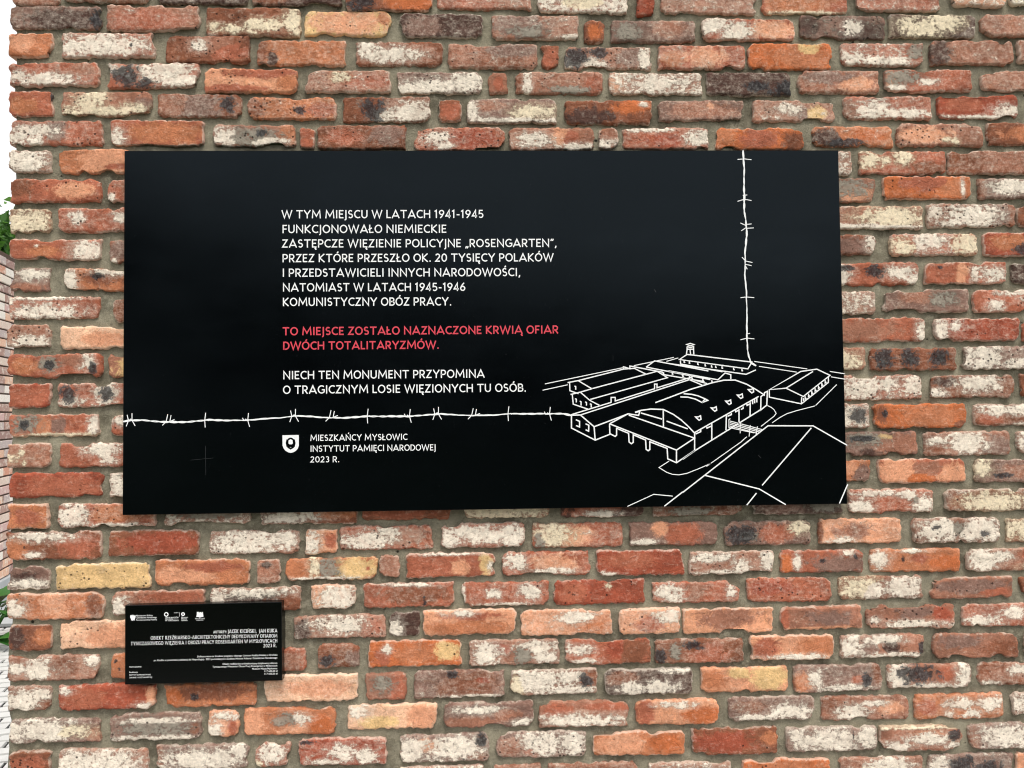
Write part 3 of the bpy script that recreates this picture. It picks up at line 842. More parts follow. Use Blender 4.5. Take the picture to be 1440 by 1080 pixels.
# the courses go on beyond the measured bricks: right, above and down to the ground
ARR = [[], [], [[], [], []], [], []]
nv = 0
SPECS = [['r', 'w14'], ['o', 'w20', 's@40,50,30,40'], ['b', 'w25'], ['p', 'w30', 'm@60,50,30,40'], ['p', 'w60'], ['R', 'w8'],
         ['m', 'w35'], ['O', 'k8'], ['b', 'c@50,60,30,40'], ['d', 'w20'], ['r', 'w@30,60,24,40', 'w20'], ['s', 'y@40,50,30,40'],
         ['r', 'k@50,50,12,30', 'w20'], ['p', 'w@50,50,44,44']]


def extra(cx, cz, L, H):
    global nv
    P, Q, A, F, R = brick_arrays(L, H, rnd.choice(SPECS), rnd)
    P = P + np.array([cx, 0, cz])
    ARR[0].append(P); ARR[1].append(Q + nv)
    for k in range(3):
        ARR[2][k].append(A[k])
    ARR[3].append(F); ARR[4].append(R)
    nv += len(P)


def run(x, cz, xend):
    while x < xend:
        L = rnd.choice([0.245, 0.25, 0.255, 0.25, 0.12, 0.25, 0.06])
        if x + L > xend - 0.03:
            L = xend - x
            if L < 0.03:
                break
        extra(x + L / 2, cz + rnd.uniform(-.002, .002), L, 0.066 + rnd.uniform(-.003, .002))
        x += L + 0.014 + rnd.uniform(-.003, .005)


rights = sorted([p for p in placed if p[0] + p[2] / 2 > 1.42], key=lambda p: p[1])
last = None
for p in rights:
    if last is None or p[1] - last > 0.04:
        cand = [q for q in rights if abs(q[1] - p[1]) < 0.03]
        e = max(q[0] + q[2] / 2 for q in cand)
        run(e + 0.014, p[1], WALL_R)
        last = p[1]
PITCHZ = 0.0787
ztop = max(p[1] for p in placed); zbot = min(p[1] for p in placed)
k = 1
while ztop + k * PITCHZ < WALL_TOP:
    run(WALL_L - 0.004 + (0.0 if k % 2 else 0.0), ztop + k * PITCHZ, WALL_R); k += 1
k = 1
while zbot - k * PITCHZ > 0.03:
    run(WALL_L - 0.004, zbot - k * PITCHZ, WALL_R); k += 1
# the left end of the wall: two more bricks behind each face brick
zz = sorted(ends) + [zbot - i * PITCHZ for i in range(1, 40) if zbot - i * PITCHZ > 0.03] + [ztop + i * PITCHZ for i in range(1, 40) if ztop + i * PITCHZ < WALL_TOP]
for z in zz:
    for yc, L in ((0.183, 0.112), (0.303, 0.105)):
        P, Q, A, F, R = brick_arrays(L, 0.065, rnd.choice(SPECS), rnd)
        P = np.stack([WALL_L + 0.002 + P[:, 1], yc - P[:, 0], z + P[:, 2]], -1)
        ARR[0].append(P); ARR[1].append(Q + nv)
        for k in range(3):
            ARR[2][k].append(A[k])
        ARR[3].append(F); ARR[4].append(R)
        nv += len(P)
me = build_mesh('brickwork', np.concatenate(ARR[0]), np.concatenate(ARR[1]), [np.concatenate(a) for a in ARR[2]],
                np.concatenate(ARR[3]), np.concatenate(ARR[4]), M_BRICK)
o = obj('brickwork', me, wall)
o['kind'] = 'stuff'

# mortar: uneven front sheet with returns round a solid core
gx = np.arange(WALL_L + 0.016, WALL_R, 0.0125); gz = np.arange(-0.02, WALL_TOP, 0.0125)
X, Z = np.meshgrid(gx, gz)
Y = MORTAR_Y + fbm(X * 22, Z * 22, 4) * 0.0045 + fbm(X * 4 + 9, Z * 4, 2) * 0.002
Xe = X + np.where(X == gx[0], fbm(X * 0, Z * 20, 3) * 0.008, 0)
P = np.stack([Xe, Y, Z], -1).reshape(-1, 3)
nr, nc = X.shape
idx = np.arange(nr * nc).reshape(nr, nc)
Q = np.stack([idx[:-1, :-1], idx[:-1, 1:], idx[1:, 1:], idx[1:, :-1]], -1).reshape(-1, 4)
ring = np.concatenate([idx[0, :], idx[1:, -1], idx[-1, -2::-1], idx[-2:0:-1, 0]])
back = P[ring].copy(); back[:, 1] = 0.35
nb = np.arange(len(ring)) + len(P)
k2 = np.roll(np.arange(len(ring)), -1)
Q = np.concatenate([Q, np.stack([ring, nb, nb[k2], ring[k2]], -1)])
P = np.concatenate([P, back])
me = bpy.data.meshes.new('mortar')
me.vertices.add(len(P)); me.vertices.foreach_set('co', P.ravel().astype(np.float32))
me.loops.add(len(Q) * 4); me.loops.foreach_set('vertex_index', Q.ravel().astype(np.int32))
me.polygons.add(len(Q)); me.polygons.foreach_set('loop_start', np.arange(0, len(Q) * 4, 4, dtype=np.int32))
me.update(calc_edges=True)
me.polygons.foreach_set('use_smooth', np.ones(len(Q), dtype=bool))
me.materials.append(M_MORTAR)
obj('mortar', me, wall)

# ------------------------------------------------------------------ lettering: a single-weight sans drawn as strokes
def arc(cx, cy, rx, ry, a0, a1, n=10):
    return [(cx + rx * math.cos(rad(a0 + (a1 - a0) * i / n)), cy + ry * math.sin(rad(a0 + (a1 - a0) * i / n))) for i in range(n + 1)]


T, B_ = 0.925, 0.075
G = {}
G['A'] = (0.70, [[(0.03, 0), (0.35, 0.94), (0.67, 0)], [(0.15, 0.27), (0.55, 0.27)]])
G['B'] = (0.62, [[(0.09, 0.5), (0.34, 0.5)] + arc(0.34, 0.7125, 0.19, 0.2125, -90, 90)[1:] + [(0.09, T), (0.09, B_), (0.36, B_)] + arc(0.36, 0.2875, 0.21, 0.2125, -90, 90)[1:]])
G['C'] = (0.68, [arc(0.44, 0.5, 0.37, 0.43, 52, 308, 18)])
G['D'] = (0.72, [[(0.09, B_), (0.30, B_)] + arc(0.30, 0.5, 0.36, 0.425, -90, 90, 14)[1:] + [(0.09, T), (0.09, 0.0)]])
G['E'] = (0.56, [[(0.53, T), (0.09, T), (0.09, B_), (0.53, B_)], [(0.09, 0.51), (0.47, 0.51)]])
G['F'] = (0.53, [[(0.51, T), (0.09, T), (0.09, 0)], [(0.09, 0.49), (0.46, 0.49)]])
G['G'] = (0.76, [arc(0.44, 0.5, 0.37, 0.43, 50, 330, 20)[:-1] + [(0.72, 0.22), (0.72, 0.46), (0.46, 0.46)]])
G['H'] = (0.72, [[(0.09, 0), (0.09, 1)], [(0.63, 0), (0.63, 1)], [(0.09, 0.51), (0.63, 0.51)]])
G['I'] = (0.25, [[(0.125, 0), (0.125, 1)]])
G['J'] = (0.27, [[(0.15, 1), (0.15, -0.06)] + arc(0.03, -0.06, 0.12, 0.13, 0, -100, 6)[1:]])
G['K'] = (0.66, [[(0.09, 0), (0.09, 1)], [(0.60, 1.0), (0.13, 0.5), (0.62, 0)]])
G['L'] = (0.52, [[(0.09, 1), (0.09, B_), (0.51, B_)]])
G['M'] = (0.86, [[(0.07, 0), (0.13, 0.95), (0.43, 0.25), (0.73, 0.95), (0.79, 0)]])
G['N'] = (0.75, [[(0.09, 0), (0.09, 0.94), (0.66, 0.06), (0.66, 1)]])
G['O'] = (0.84, [arc(0.42, 0.5, 0.355, 0.435, 90, 450, 26)])
G['P'] = (0.60, [[(0.09, 0), (0.09, T), (0.32, T)] + arc(0.32, 0.675, 0.215, 0.25, 90, -90)[1:] + [(0.09, 0.425)]])
G['R'] = (0.64, [[(0.09, 0), (0.09, T), (0.33, T)] + arc(0.33, 0.68, 0.21, 0.245, 90, -90)[1:] + [(0.09, 0.435)], [(0.30, 0.43), (0.58, 0)]])
G['S'] = (0.60, [arc(0.30, 0.715, 0.20, 0.215, 35, 270, 12) + arc(0.30, 0.29, 0.22, 0.22, 90, -145, 12)])
G['T'] = (0.62, [[(0.01, T), (0.61, T)], [(0.31, 0.90), (0.31, 0)]])
G['U'] = (0.73, [[(0.09, 1), (0.09, 0.36)] + arc(0.365, 0.36, 0.275, 0.295, 180, 360, 14)[1:] + [(0.64, 1)]])
G['W'] = (0.95, [[(0.03, 1), (0.26, 0.05), (0.475, 0.93), (0.69, 0.05), (0.92, 1)]])
G['Y'] = (0.64, [[(0.03, 1), (0.32, 0.45), (0.61, 1)], [(0.32, 0.47), (0.32, 0)]])
G['Z'] = (0.62, [[(0.05, T), (0.53, T), (0.07, B_), (0.58, B_)]])
G['0'] = (0.66, [arc(0.33, 0.5, 0.255, 0.43, 90, 450, 22)])
G['1'] = (0.40, [[(0.02, 0.80), (0.22, 0.94), (0.22, 0)]])
G['2'] = (0.60, [arc(0.29, 0.70, 0.21, 0.235, 160, -35, 10) + [(0.08, B_), (0.55, B_)]])
G['3'] = (0.58, [arc(0.27, 0.72, 0.19, 0.21, 140, -90, 10), arc(0.27, 0.29, 0.22, 0.22, 90, -140, 10)])
G['4'] = (0.63, [[(0.60, 0.25), (0.06, 0.25), (0.44, 0.97), (0.44, 0)]])
G['5'] = (0.60, [[(0.51, T), (0.14, T), (0.11, 0.53)] + arc(0.29, 0.32, 0.23, 0.25, 115, -140, 12)])
G['6'] = (0.63, [arc(0.32, 0.32, 0.235, 0.25, 90, 450, 18), [(0.48, 0.99), (0.30, 0.80), (0.10, 0.42)]])
G['9'] = (0.63, [arc(0.31, 0.68, 0.235, 0.25, 90, 450, 18), [(0.15, 0.01), (0.33, 0.20), (0.53, 0.58)]])
G['.'] = (0.24, [[(0.12, 0.0), (0.12, 0.16)]])
G[','] = (0.24, [[(0.14, 0.15), (0.13, 0.02), (0.05, -0.15)]])
G[':'] = (0.24, [[(0.12, 0.0), (0.12, 0.16)], [(0.12, 0.5), (0.12, 0.66)]])
G['-'] = (0.42, [[(0.05, 0.40), (0.37, 0.40)]])
G['\u201e'] = (0.38, [[(0.14, 0.13), (0.12, 0.0), (0.05, -0.15)], [(0.32, 0.13), (0.30, 0.0), (0.23, -0.15)]])
G['\u201d'] = (0.38, [[(0.14, 1.0), (0.12, 0.88), (0.05, 0.73)], [(0.32, 1.0), (0.30, 0.88), (0.23, 0.73)]])
G[' '] = (0.24, [])


for k_, m_ in dict(O=1.0, C=1.02, M=1.24, W=1.25, N=1.12, A=1.24, T=1.2, Y=1.2, U=1.02, G=1.02, H=1.08, D=1.0, Z=1.08, R=1.03, P=1.05, K=1.08, S=0.97).items():
    G[k_] = (G[k_][0] * m_, [[(a * m_, b) for a, b in q] for q in G[k_][1]])


def acc(base, extra):
    w, s = G[base]
    return (w, s + [extra(w)])


ACUTE = lambda w: [(w / 2 + 0.0, 1.07), (w / 2 + 0.13, 1.27)]
OGON = lambda at: (lambda w: [(at, 0.03), (at - 0.09, -0.10), (at - 0.03, -0.20), (at + 0.07, -0.19)])
G['\u0104'] = acc('A', OGON(0.82)); G['\u0118'] = acc('E', OGON(0.46))
G['\u0141'] = acc('L', lambda w: [(-0.04, 0.38), (0.32, 0.62)])
G['\u00d3'] = acc('O', ACUTE); G['\u0143'] = acc('N', ACUTE); G['\u015a'] = acc('S', ACUTE)
G['\u0179'] = acc('Z', ACUTE)


class Strokes:
    """flat printed strokes; every stroke sits a hair above the last so no two faces share a plane"""
    def __init__(s):
        s.v, s.f, s.k = [], [], 0

    def ribbon(s, pts, w, lift=None):
        pts = [np.array(p, float) for p in pts]
        closed = len(pts) > 3 and np.linalg.norm(pts[0] - pts[-1]) < 1e-9
        if closed:
            pts = pts[:-1]
        n = len(pts)
        W = w if hasattr(w, '__len__') else [w] * n
        i0 = len(s.v)
        z = (lift if lift is not None else (s.k % 4)) * 0.00006
        s.k += 1
        for i in range(n):
            a = pts[i - 1] if (i > 0 or closed) else None
            c = pts[(i + 1) % n] if (i < n - 1 or closed) else None
            ds = []
            if a is not None: ds.append((pts[i] - a) / (np.linalg.norm(pts[i] - a) + 1e-12))
            if c is not None: ds.append((c - pts[i]) / (np.linalg.norm(c - pts[i]) + 1e-12))
            t = sum(ds); t = t / (np.linalg.norm(t) + 1e-12)
            nrm = np.array([-t[1], t[0]])
            d0 = np.array([-ds[0][1], ds[0][0]])
            k = 1 / max(0.42, abs(float(nrm @ d0)))
            h = W[i] / 2 * k
            s.v.append((pts[i][0] + nrm[0] * h, -z, pts[i][1] + nrm[1] * h))
            s.v.append((pts[i][0] - nrm[0] * h, -z, pts[i][1] - nrm[1] * h))
        for i in range(n if closed else n - 1):
            j = (i + 1) % n
            s.f.append((i0 + 2 * i + 1, i0 + 2 * j + 1, i0 + 2 * j, i0 + 2 * i))

    def poly(s, pts, lift=0):
        i0 = len(s.v)
        for p in pts:
            s.v.append((p[0], -lift * 0.00006, p[1]))
        s.f.append(tuple(range(i0, i0 + len(pts))))

    def build(s, name, mat, parent, loc):
        return obj(name, mesh_np(name, s.v, s.f, mat), parent, loc)


def line_text(txt, p0, p1, cap, stroke=0.15, gap=0.10):
    """text set on the baseline p0-p1 (plane coordinates), stretched to fill it exactly"""
    st = Strokes()
    tot = sum(G[c][0] + gap for c in txt) - gap
    p0, p1 = np.array(p0), np.array(p1)
    L = np.linalg.norm(p1 - p0); ux = (p1 - p0) / L; uy = np.array([-ux[1], ux[0]])
    sx = L / tot
    x = 0
    for c in txt:
        w, ss = G[c]
        for q in ss:
            st.ribbon([p0 + ux * (x + a) * sx + uy * b * cap for a, b in q], stroke * cap)
        x += w + gap
    return st


# ------------------------------------------------------------------ the big memorial plaque
PY, PZ0 = -0.030, PANEL_Z
plaque = thing('memorial_plaque', 'large black memorial plaque with white and red lettering and a camp drawing', 'plaque', (0, 0.0, PZ0))
v, f = box((-1.0, PY, -0.5007), (1.0, 0.012, 0.5007), 0.0012)
obj('panel', mesh_np('panel', v, f, M_PANEL), plaque)
INK = PY - 0.0004


def P2(x, y):
    p = px(x, y, PY)
    return (p[0], p[2] - PZ0)


LINES = [
    ('W TYM MIEJSCU W LATACH 1941-1945', 396, 307.2, 680, 306.6, 11.7),
    ('FUNKCJONOWA\u0141O NIEMIECKIE', 397, 327.9, 628, 327.5, 11.7),
    ('ZAST\u0118PCZE WI\u0118ZIENIE POLICYJNE \u201eROSENGARTEN\u201d,', 396.5, 348.3, 783, 347.3, 11.7),
    ('PRZEZ KT\u00d3RE PRZESZ\u0141O OK. 20 TYSI\u0118CY POLAK\u00d3W', 397, 368.9, 778.5, 367.6, 11.7),
    ('I PRZEDSTAWICIELI INNYCH NARODOWO\u015aCI,', 397, 389.4, 732, 388.4, 11.7),
    ('NATOMIAST W LATACH 1945-1946', 397.5, 410.0, 654.5, 409.2, 11.7),
    ('KOMUNISTYCZNY OB\u00d3Z PRACY.', 397.5, 430.5, 635, 429.6, 11.7),
    ('TO MIEJSCE ZOSTA\u0141O NAZNACZONE KRWI\u0104 OFIAR', 397.3, 471.6, 785.3, 468.9, 11.4),
    ('DW\u00d3CH TOTALITARYZM\u00d3W.', 398, 492, 617.5, 490.4, 11.4),
    ('NIECH TEN MONUMENT PRZYPOMINA', 398, 533.5, 681.5, 531.0, 11.6),
    ('O TRAGICZNYM LOSIE WI\u0118ZIONYCH TU OS\u00d3B.', 398, 554, 740, 550.8, 11.6),
    ('MIESZKA\u0143CY MYS\u0141OWIC', 436.3, 620.2, 573, 618.6, 8.7),
    ('INSTYTUT PAMI\u0118CI NARODOWEJ', 436.3, 635.4, 613, 633.4, 8.7),
    ('2023 R.', 436.3, 650.4, 477.5, 650.0, 8.5)]
MMPX = 1.978e-3   # metres of plaque per photo pixel, used only for stroke widths and cap heights
for i, (t_, x0, y0, x1, y1, cap) in enumerate(LINES):
    red = i in (7, 8)
    st = line_text(t_, P2(x0, y0), P2(x1, y1), cap * MMPX, 0.165 if red else 0.140)
    o = st.build('text_line', M_RED if red else M_WHITE, plaque, (0, INK, 0))
    if red:
        o['label'] = 'red line of lettering'

# coat of arms: shield with a bearded head
st = Strokes()
c = lambda *a: P2(*a)
sh = [(397.2, 612.0), (420.3, 611.6), (420.3, 626.5), (419.0, 630.5), (416.3, 633.8), (412.6, 636.0), (409.0, 636.8), (405.2, 636.0), (401.6, 633.9), (398.9, 630.6), (397.3, 626.5)]
st.poly([c(*p) for p in sh][::-1], 0)
shield = st.build('coat_of_arms', M_WHITE, plaque, (0, INK, 0))
st = Strokes()
hair = arc(408.8, 622.2, 5.9, 6.9, 0, 360, 22)[:-1]
st.poly([c(x, y) for x, y in hair], 2)
for q in ([(404.0, 618), (403.0, 623), (404.2, 628.5)], [(413.6, 618), (414.6, 623), (413.4, 628.5)], [(404.6, 628.5), (408.8, 631.0), (413.0, 628.5)]):
    st.ribbon([c(*p) for p in q], 2.2 * MMPX, 3)
st.build('head_outline', M_PANEL, shield, (0, 0, 0))
st = Strokes()
st.poly([c(x, y) for x, y in [(406.0, 619.0), (408.8, 617.6), (411.6, 619.0), (411.9, 623.4), (410.6, 624.8), (407.0, 624.8), (405.7, 623.4)]][::-1], 6)
st.build('face', M_WHITE, shield, (0, 0, 0))


# barbed wire print
def frame_pts(fr, pts):
    ox, oy, s = fr
    return [P2(ox + x / s, oy + y / s) for x, y in pts]


def resample(pts, step):
    pts = [np.array(p) for p in pts]
    out = []
    for a, b in zip(pts[:-1], pts[1:]):
        n = max(1, int(np.linalg.norm(b - a) / step))
        out += [a + (b - a) * i / n for i in range(n)]
    return out + [pts[-1]]


FH, FH2, FV, FV2 = (170, 560, 4.5), (480, 550, 4.235), (1000, 205, 6.75), (1000, 355, 6.35)
st = Strokes()
runs = [[(FH, [(15, 147), (60, 140), (130, 138), (230, 148), (310, 150), (400, 152), (500, 142), (560, 137), (650, 140), (790, 140), (900, 130), (1000, 125), (1100, 112), (1200, 115), (1300, 123)]),
         (FH2, [(0, 160), (80, 155), (160, 150), (280, 150), (400, 150), (500, 143), (590, 135), (680, 142), (790, 145), (900, 143), (1000, 135), (1150, 135), (1250, 135), (1310, 133), (1370, 145)])],
        [(FV, [(303, 45), (308, 140), (314, 200), (311, 330), (315, 480), (312, 600), (328, 700), (335, 780), (337, 850), (327, 960)]),
         (FV2, [(303, 0), (303, 100), (301, 200), (314, 340), (315, 420), (320, 500), (318, 640), (320, 760), (325, 870), (335, 930), (358, 985), (402, 1012)])]]
for r_ in runs:
    pts = []
    for fr, q in r_:
        pts += frame_pts(fr, q)
    pts = resample(pts, 1.6 * MMPX)
    for ph in (0, math.pi):
        pp, ww = [], []
        for i, p in enumerate(pts):
            a = pts[max(0, i - 1)]; b = pts[min(len(pts) - 1, i + 1)]
            d = (b - a) / (np.linalg.norm(b - a) + 1e-9)
            am = 0.5 * MMPX * math.sin(i * 0.42 + ph) * (1 + 0.5 * math.sin(i * 0.037))
            pp.append(p + np.array([-d[1], d[0]]) * am)
            ww.append((1.45 + 0.55 * math.sin(i * 0.17 + ph * 0.5)) * MMPX)
        st.ribbon(pp, ww, 1 if ph else 2)
st.build('barbed_wire_strand', M_WHITE, plaque, (0, INK, 0))
TX = [[(-23, -35), (-15, 0), (-28, 38)], [(8, -45), (8, 0), (28, 35)], [(-16, 4), (0, -8), (10, 4)]]
TU = [[(-8, -45), (-18, 0), (-42, 25)], [(13, -40), (5, 2), (-14, 4)], [(0, 2), (35, -12)]]
TI = [[(3, -48), (-3, 0), (0, 45)], [(-2, 0), (14, -4), (22, 3)]]
TY = [[(8, -45), (3, 0), (15, 42)], [(-30, -15), (-22, 2), (10, 2)], [(-12, -8), (8, 6)]]
barbs = []
for t_, (x, y) in ((TX, (63, 140)), (TU, (305, 147)), (TI, (534, 140)), (TY, (800, 139)), (TX, (1097, 113)), (TU, (1338, 121))):
    barbs.append((FH, [[(x + a, y + b) for a, b in q] for q in t_]))
for t_, (x, y) in ((TI, (157, 150)), (TY, (403, 149)), (TX, (571, 136)), (TU, (793, 144)), (TI, (995, 136)), (TY, (1237, 136))):
    barbs.append((FH2, [[(x + a * .93, y + b * .93) for a, b in q] for q in t_]))
barbs += [(FV, [[(250, 130), (315, 125), (383, 133)], [(305, 135), (312, 165)]]),
          (FV, [[(250, 528), (315, 508), (383, 520)], [(342, 467), (305, 472), (318, 505)]]),
          (FV, [[(278, 733), (340, 762)], [(383, 742), (325, 748)], [(285, 808), (335, 775)], [(403, 780), (330, 784)]]),
          (FV2, [[(275, 42), (310, 80)], [(368, 90), (310, 78)], [(360, 118), (300, 105)], [(305, 120), (322, 150)]]),
          (FV2, [[(262, 404), (315, 398), (385, 404)], [(310, 405), (318, 432)]]),
          (FV2, [[(262, 780), (320, 765), (385, 772)], [(346, 722), (318, 728), (318, 762)]])]
for fr, qs in barbs:
    st = Strokes()
    for k, q in enumerate(qs):
        st.ribbon(frame_pts(fr, q), 1.15 * MMPX, 3 + k)
    st.build('barb', M_WHITE, plaque, (0, INK, 0))

# camp drawing
FA, F4, F5, F6 = (760, 470, 7.2), (940, 470, 5.538), (780, 550, 6.355), (960, 550, 6.0)
back_rows = [
    (FA, [[(275, 490), (380, 470), (845, 352), (960, 345)], [(385, 472), (520, 552)], [(525, 550), (1070, 405)], [(295, 492), (298, 572), (385, 602)],
          [(305, 610), (405, 586), (520, 552)], [(840, 352), (840, 330), (905, 350), (905, 322), (1240, 385)], [(955, 348), (1070, 405), (1180, 375)],
          [(1180, 375), (1285, 440), (505, 660)], [(1240, 385), (1245, 410)], [(405, 588), (500, 670), (600, 722)], [(322, 612), (332, 708), (490, 762)],
          [(345, 525), (357, 530), (357, 562)], [(350, 652), (363, 658), (363, 690)], [(398, 678), (411, 684), (411, 722)], [(453, 685), (466, 692), (466, 722)], [(500, 703), (514, 710), (514, 742)],
          [(310, 815), (715, 690), (715, 640), (757, 640), (757, 676), (1155, 552), (1155, 505), (1180, 505), (1180, 542), (1455, 458), (1540, 432)],
          [(412, 815), (1545, 448)],
          [(1070, 333), (1155, 270), (1700, 372)], [(1070, 333), (1720, 460)], [(1240, 408), (1660, 480)], [(1245, 385), (1250, 410)], [(1335, 385), (1335, 410)], [(1438, 405), (1438, 428)]]),
    (F4, [[(85, 197), (145, 157), (650, 217), (618, 270), (85, 197)], [(92, 205), (95, 232), (420, 292)], [(140, 155), (145, 117), (195, 117), (197, 158)],
          [(145, 96), (170, 104), (195, 96), (195, 116)], [(145, 96), (145, 116)], [(140, 80), (170, 90), (200, 80), (170, 72), (140, 80)], [(168, 118), (172, 156)],
          [(0, 228), (605, 312), (680, 278)], [(385, 355), (440, 302), (485, 315), (485, 350)], [(0, 285), (385, 355)], [(160, 353), (262, 396)], [(178, 352), (300, 384)]] +
         [[(x, y - 4), (x, y + 10), (x + 8, y + 12)] for x, y in ((122, 208), (162, 215), (228, 225), (285, 236), (335, 245), (367, 248), (417, 254), (507, 265), (572, 274))] +
         [[(x, y - 4), (x, y + 10), (x + 8, y + 12)] for x, y in ((30, 300), (112, 317), (163, 327), (267, 348), (338, 362))]),
]
hall = [
    (F5, [[(150, 215), (230, 213), (352, 318), (600, 225), (655, 203)], [(150, 215), (150, 330), (362, 438), (500, 383)], [(352, 318), (362, 438)],
          [(190, 256), (222, 270), (222, 320), (192, 308)], [(276, 292), (305, 305), (303, 358), (276, 345)],
          [(490, 292), (655, 203), (750, 217), (760, 182), (718, 192)], [(718, 188), (770, 172), (860, 160), (970, 164), (1060, 208), (1130, 258), (1190, 312), (1250, 375)],
          [(770, 195), (960, 250)], [(970, 165), (972, 325)], [(1000, 268), (1188, 337)], [(490, 292), (1088, 527), (1250, 420), (662, 215)],
          [(490, 292), (493, 380), (540, 405), (553, 393), (553, 332), (660, 377), (665, 455), (685, 470), (702, 458), (702, 390), (812, 437), (817, 520), (835, 533), (850, 522), (850, 452), (1005, 512), (1010, 605), (1088, 640), (1250, 530)],
          [(1088, 527), (1088, 640)], [(1250, 375), (1250, 530)], [(900, 103), (1170, 2)]]),
    (F4, [[(0, 495), (170, 430), (340, 378), (430, 358), (520, 357), (610, 390), (680, 430), (742, 470)], [(92, 488), (150, 490), (210, 505), (262, 532), (305, 515), (285, 503), (262, 532)],
          [(118, 463), (180, 468), (230, 480), (285, 503)], [(742, 470), (720, 485), (718, 590), (765, 552), (770, 445), (748, 455), (745, 480)]] +
         [[(x - 24, y - 6), (x - 4, y - 6), (x + 14, y - 15), (x + 18, y + 12), (x + 3, y + 20), (x - 14, y + 5), (x - 24, y - 6)] for x, y in ((235, 650), (357, 580), (470, 527), (560, 480), (645, 437))]),
    (F6, [[(100, 350), (640, 45)], [(0, 575), (102, 503), (655, 158)], [(245, 270), (245, 410)], [(368, 205), (365, 330)], [(475, 150), (475, 262)], [(570, 95), (568, 210)],
          [(108, 362), (152, 342), (152, 325)], [(203, 300), (205, 312), (240, 296)], [(378, 212), (410, 198), (410, 184)], [(446, 162), (447, 174), (470, 162)], [(490, 155), (510, 145), (510, 130)],
          [(541, 108), (543, 120), (566, 108)], [(590, 78), (590, 110)], [(607, 68), (607, 102)], [(625, 58), (625, 95)]]),
]
side_barrack = [
    (F4, [[(785, 432), (1030, 290), (1155, 272), (1258, 320), (1050, 485), (915, 420), (785, 432)], [(915, 420), (1125, 290)], [(785, 436), (785, 490), (1035, 542), (1245, 375), (1245, 335)], [(1037, 490), (1035, 540)],
          [(1050, 498), (1052, 520)]] +
         [[(1064 + i * 26, 484 - i * 21), (1064 + i * 26, 506 - i * 21), (1074 + i * 26, 498 - i * 21)] for i in range(7)]),
]
near_roofs = [
    (F6, [[(0, 855), (720, 292), (1100, 293), (1388, 457)], [(1085, 310), (670, 795)], [(185, 710), (645, 825), (870, 958)], [(622, 860), (540, 962)], [(1392, 785), (1322, 948)]]),
    (F5, [[(980, 1028), (1144, 900)]])]
gate = [
    (F6, [[(402, 232), (390, 240), (390, 312)], [(485, 265), (485, 355)], [(570, 288), (560, 382)], [(630, 298), (618, 372)], [(398, 252), (672, 325)], [(398, 266), (662, 336)],
          [(398, 280), (650, 346)], [(396, 294), (630, 356)], [(394, 308), (600, 352)]])]
roads = [
    (FA, [[(45, 503), (840, 338)], [(22, 567), (275, 512)], [(945, 318), (1350, 235)], [(1275, 275), (1395, 240)]]),
    (F4, [[(668, 212), (1080, 270)], [(705, 250), (998, 295)], [(1256, 290), (1372, 308)], [(1265, 332), (1374, 350)], [(1310, 392), (1145, 555)]]),
    (F5, [[(1022, 625), (932, 683), (1000, 725), (1050, 743), (1110, 748), (1180, 735), (1280, 696), (1398, 645)], [(650, 1030), (885, 922), (1055, 938)]]),
    (F6, [[(715, 122), (745, 136), (770, 156), (788, 188), (770, 212), (660, 298)], [(755, 267), (820, 222), (880, 190), (960, 165), (1115, 125)], [(540, 385), (490, 430), (370, 515), (250, 600), (200, 635)]]),
]
for nm, grp, w in (('rear_barracks_drawing', back_rows, 1.6), ('hall_drawing', hall, 1.75), ('side_barrack_drawing', side_barrack, 1.6),
                   ('near_roof_drawing', near_roofs, 1.7), ('gate_drawing', gate, 1.15)):
    st = Strokes()
    for fr, qs in grp:
        for q in qs:
            st.ribbon(frame_pts(fr, q), w * MMPX, st.k % 7)
    st.build(nm, M_WHITE, plaque, (0, INK, 0))

for grp in roads:
    for q in grp[1]:
        st = Strokes()
        st.ribbon(frame_pts(grp[0], q), 1.15 * MMPX, 5)
        st.build('road_line', M_WHITE, plaque, (0, INK, 0))

# light scratches on the coating
M_SCR = mat_plain('scratch', (52, 54, 57), 0.6, 0.3)
for k, (a, b, wd) in enumerate((((289, 627), (289.5, 668), 0.35), ((268, 647), (300, 644), 0.3), ((920, 407), (922.5, 411), 0.9), ((1066, 640), (1070, 644), 0.4), ((862, 500), (862, 508), 0.25))):
    st = Strokes()
    st.ribbon([P2(*a), P2(*b)], wd * MMPX, k)
    st.build('scratch', M_SCR, plaque, (0, PY - 0.0002, 0))

# ------------------------------------------------------------------ the small information plaque
SY = -0.026
cs_ = [px(176.2, 851.2, SY), px(395.6, 846.8, SY), px(397.2, 956.8, SY), px(175.0, 963.2, SY)]
cxm = sum(p[0] for p in cs_) / 4; czm = sum(p[2] for p in cs_) / 4
small = thing('information_plaque', 'small black plaque with tiny white credits and logos mounted under the big plaque', 'plaque', (cxm, 0, czm))
hw_ = (cs_[1][0] + cs_[2][0] - cs_[0][0] - cs_[3][0]) / 4
hh_ = (cs_[0][2] + cs_[1][2] - cs_[2][2] - cs_[3][2]) / 4
ang = math.atan2((cs_[1][2] + cs_[2][2]) - (cs_[0][2] + cs_[3][2]), (cs_[1][0] + cs_[2][0]) - (cs_[0][0] + cs_[3][0]))
print('SMALL', hw_ * 2, hh_ * 2, 'tilt', math.degrees(ang), 'centre', cxm, czm)
v, f = box((-hw_, SY, -hh_), (hw_, 0.012, hh_), 0.0012)
small.rotation_euler = (0, -ang, 0)
M_BOX = mat_plain('black_box_coat', (3, 4, 5), 0.22, 0.22)
obj('panel', mesh_np('panel', v, f, M_BOX), small)
SINK = SY - 0.0004
ca, sa = math.cos(-ang), math.sin(-ang)


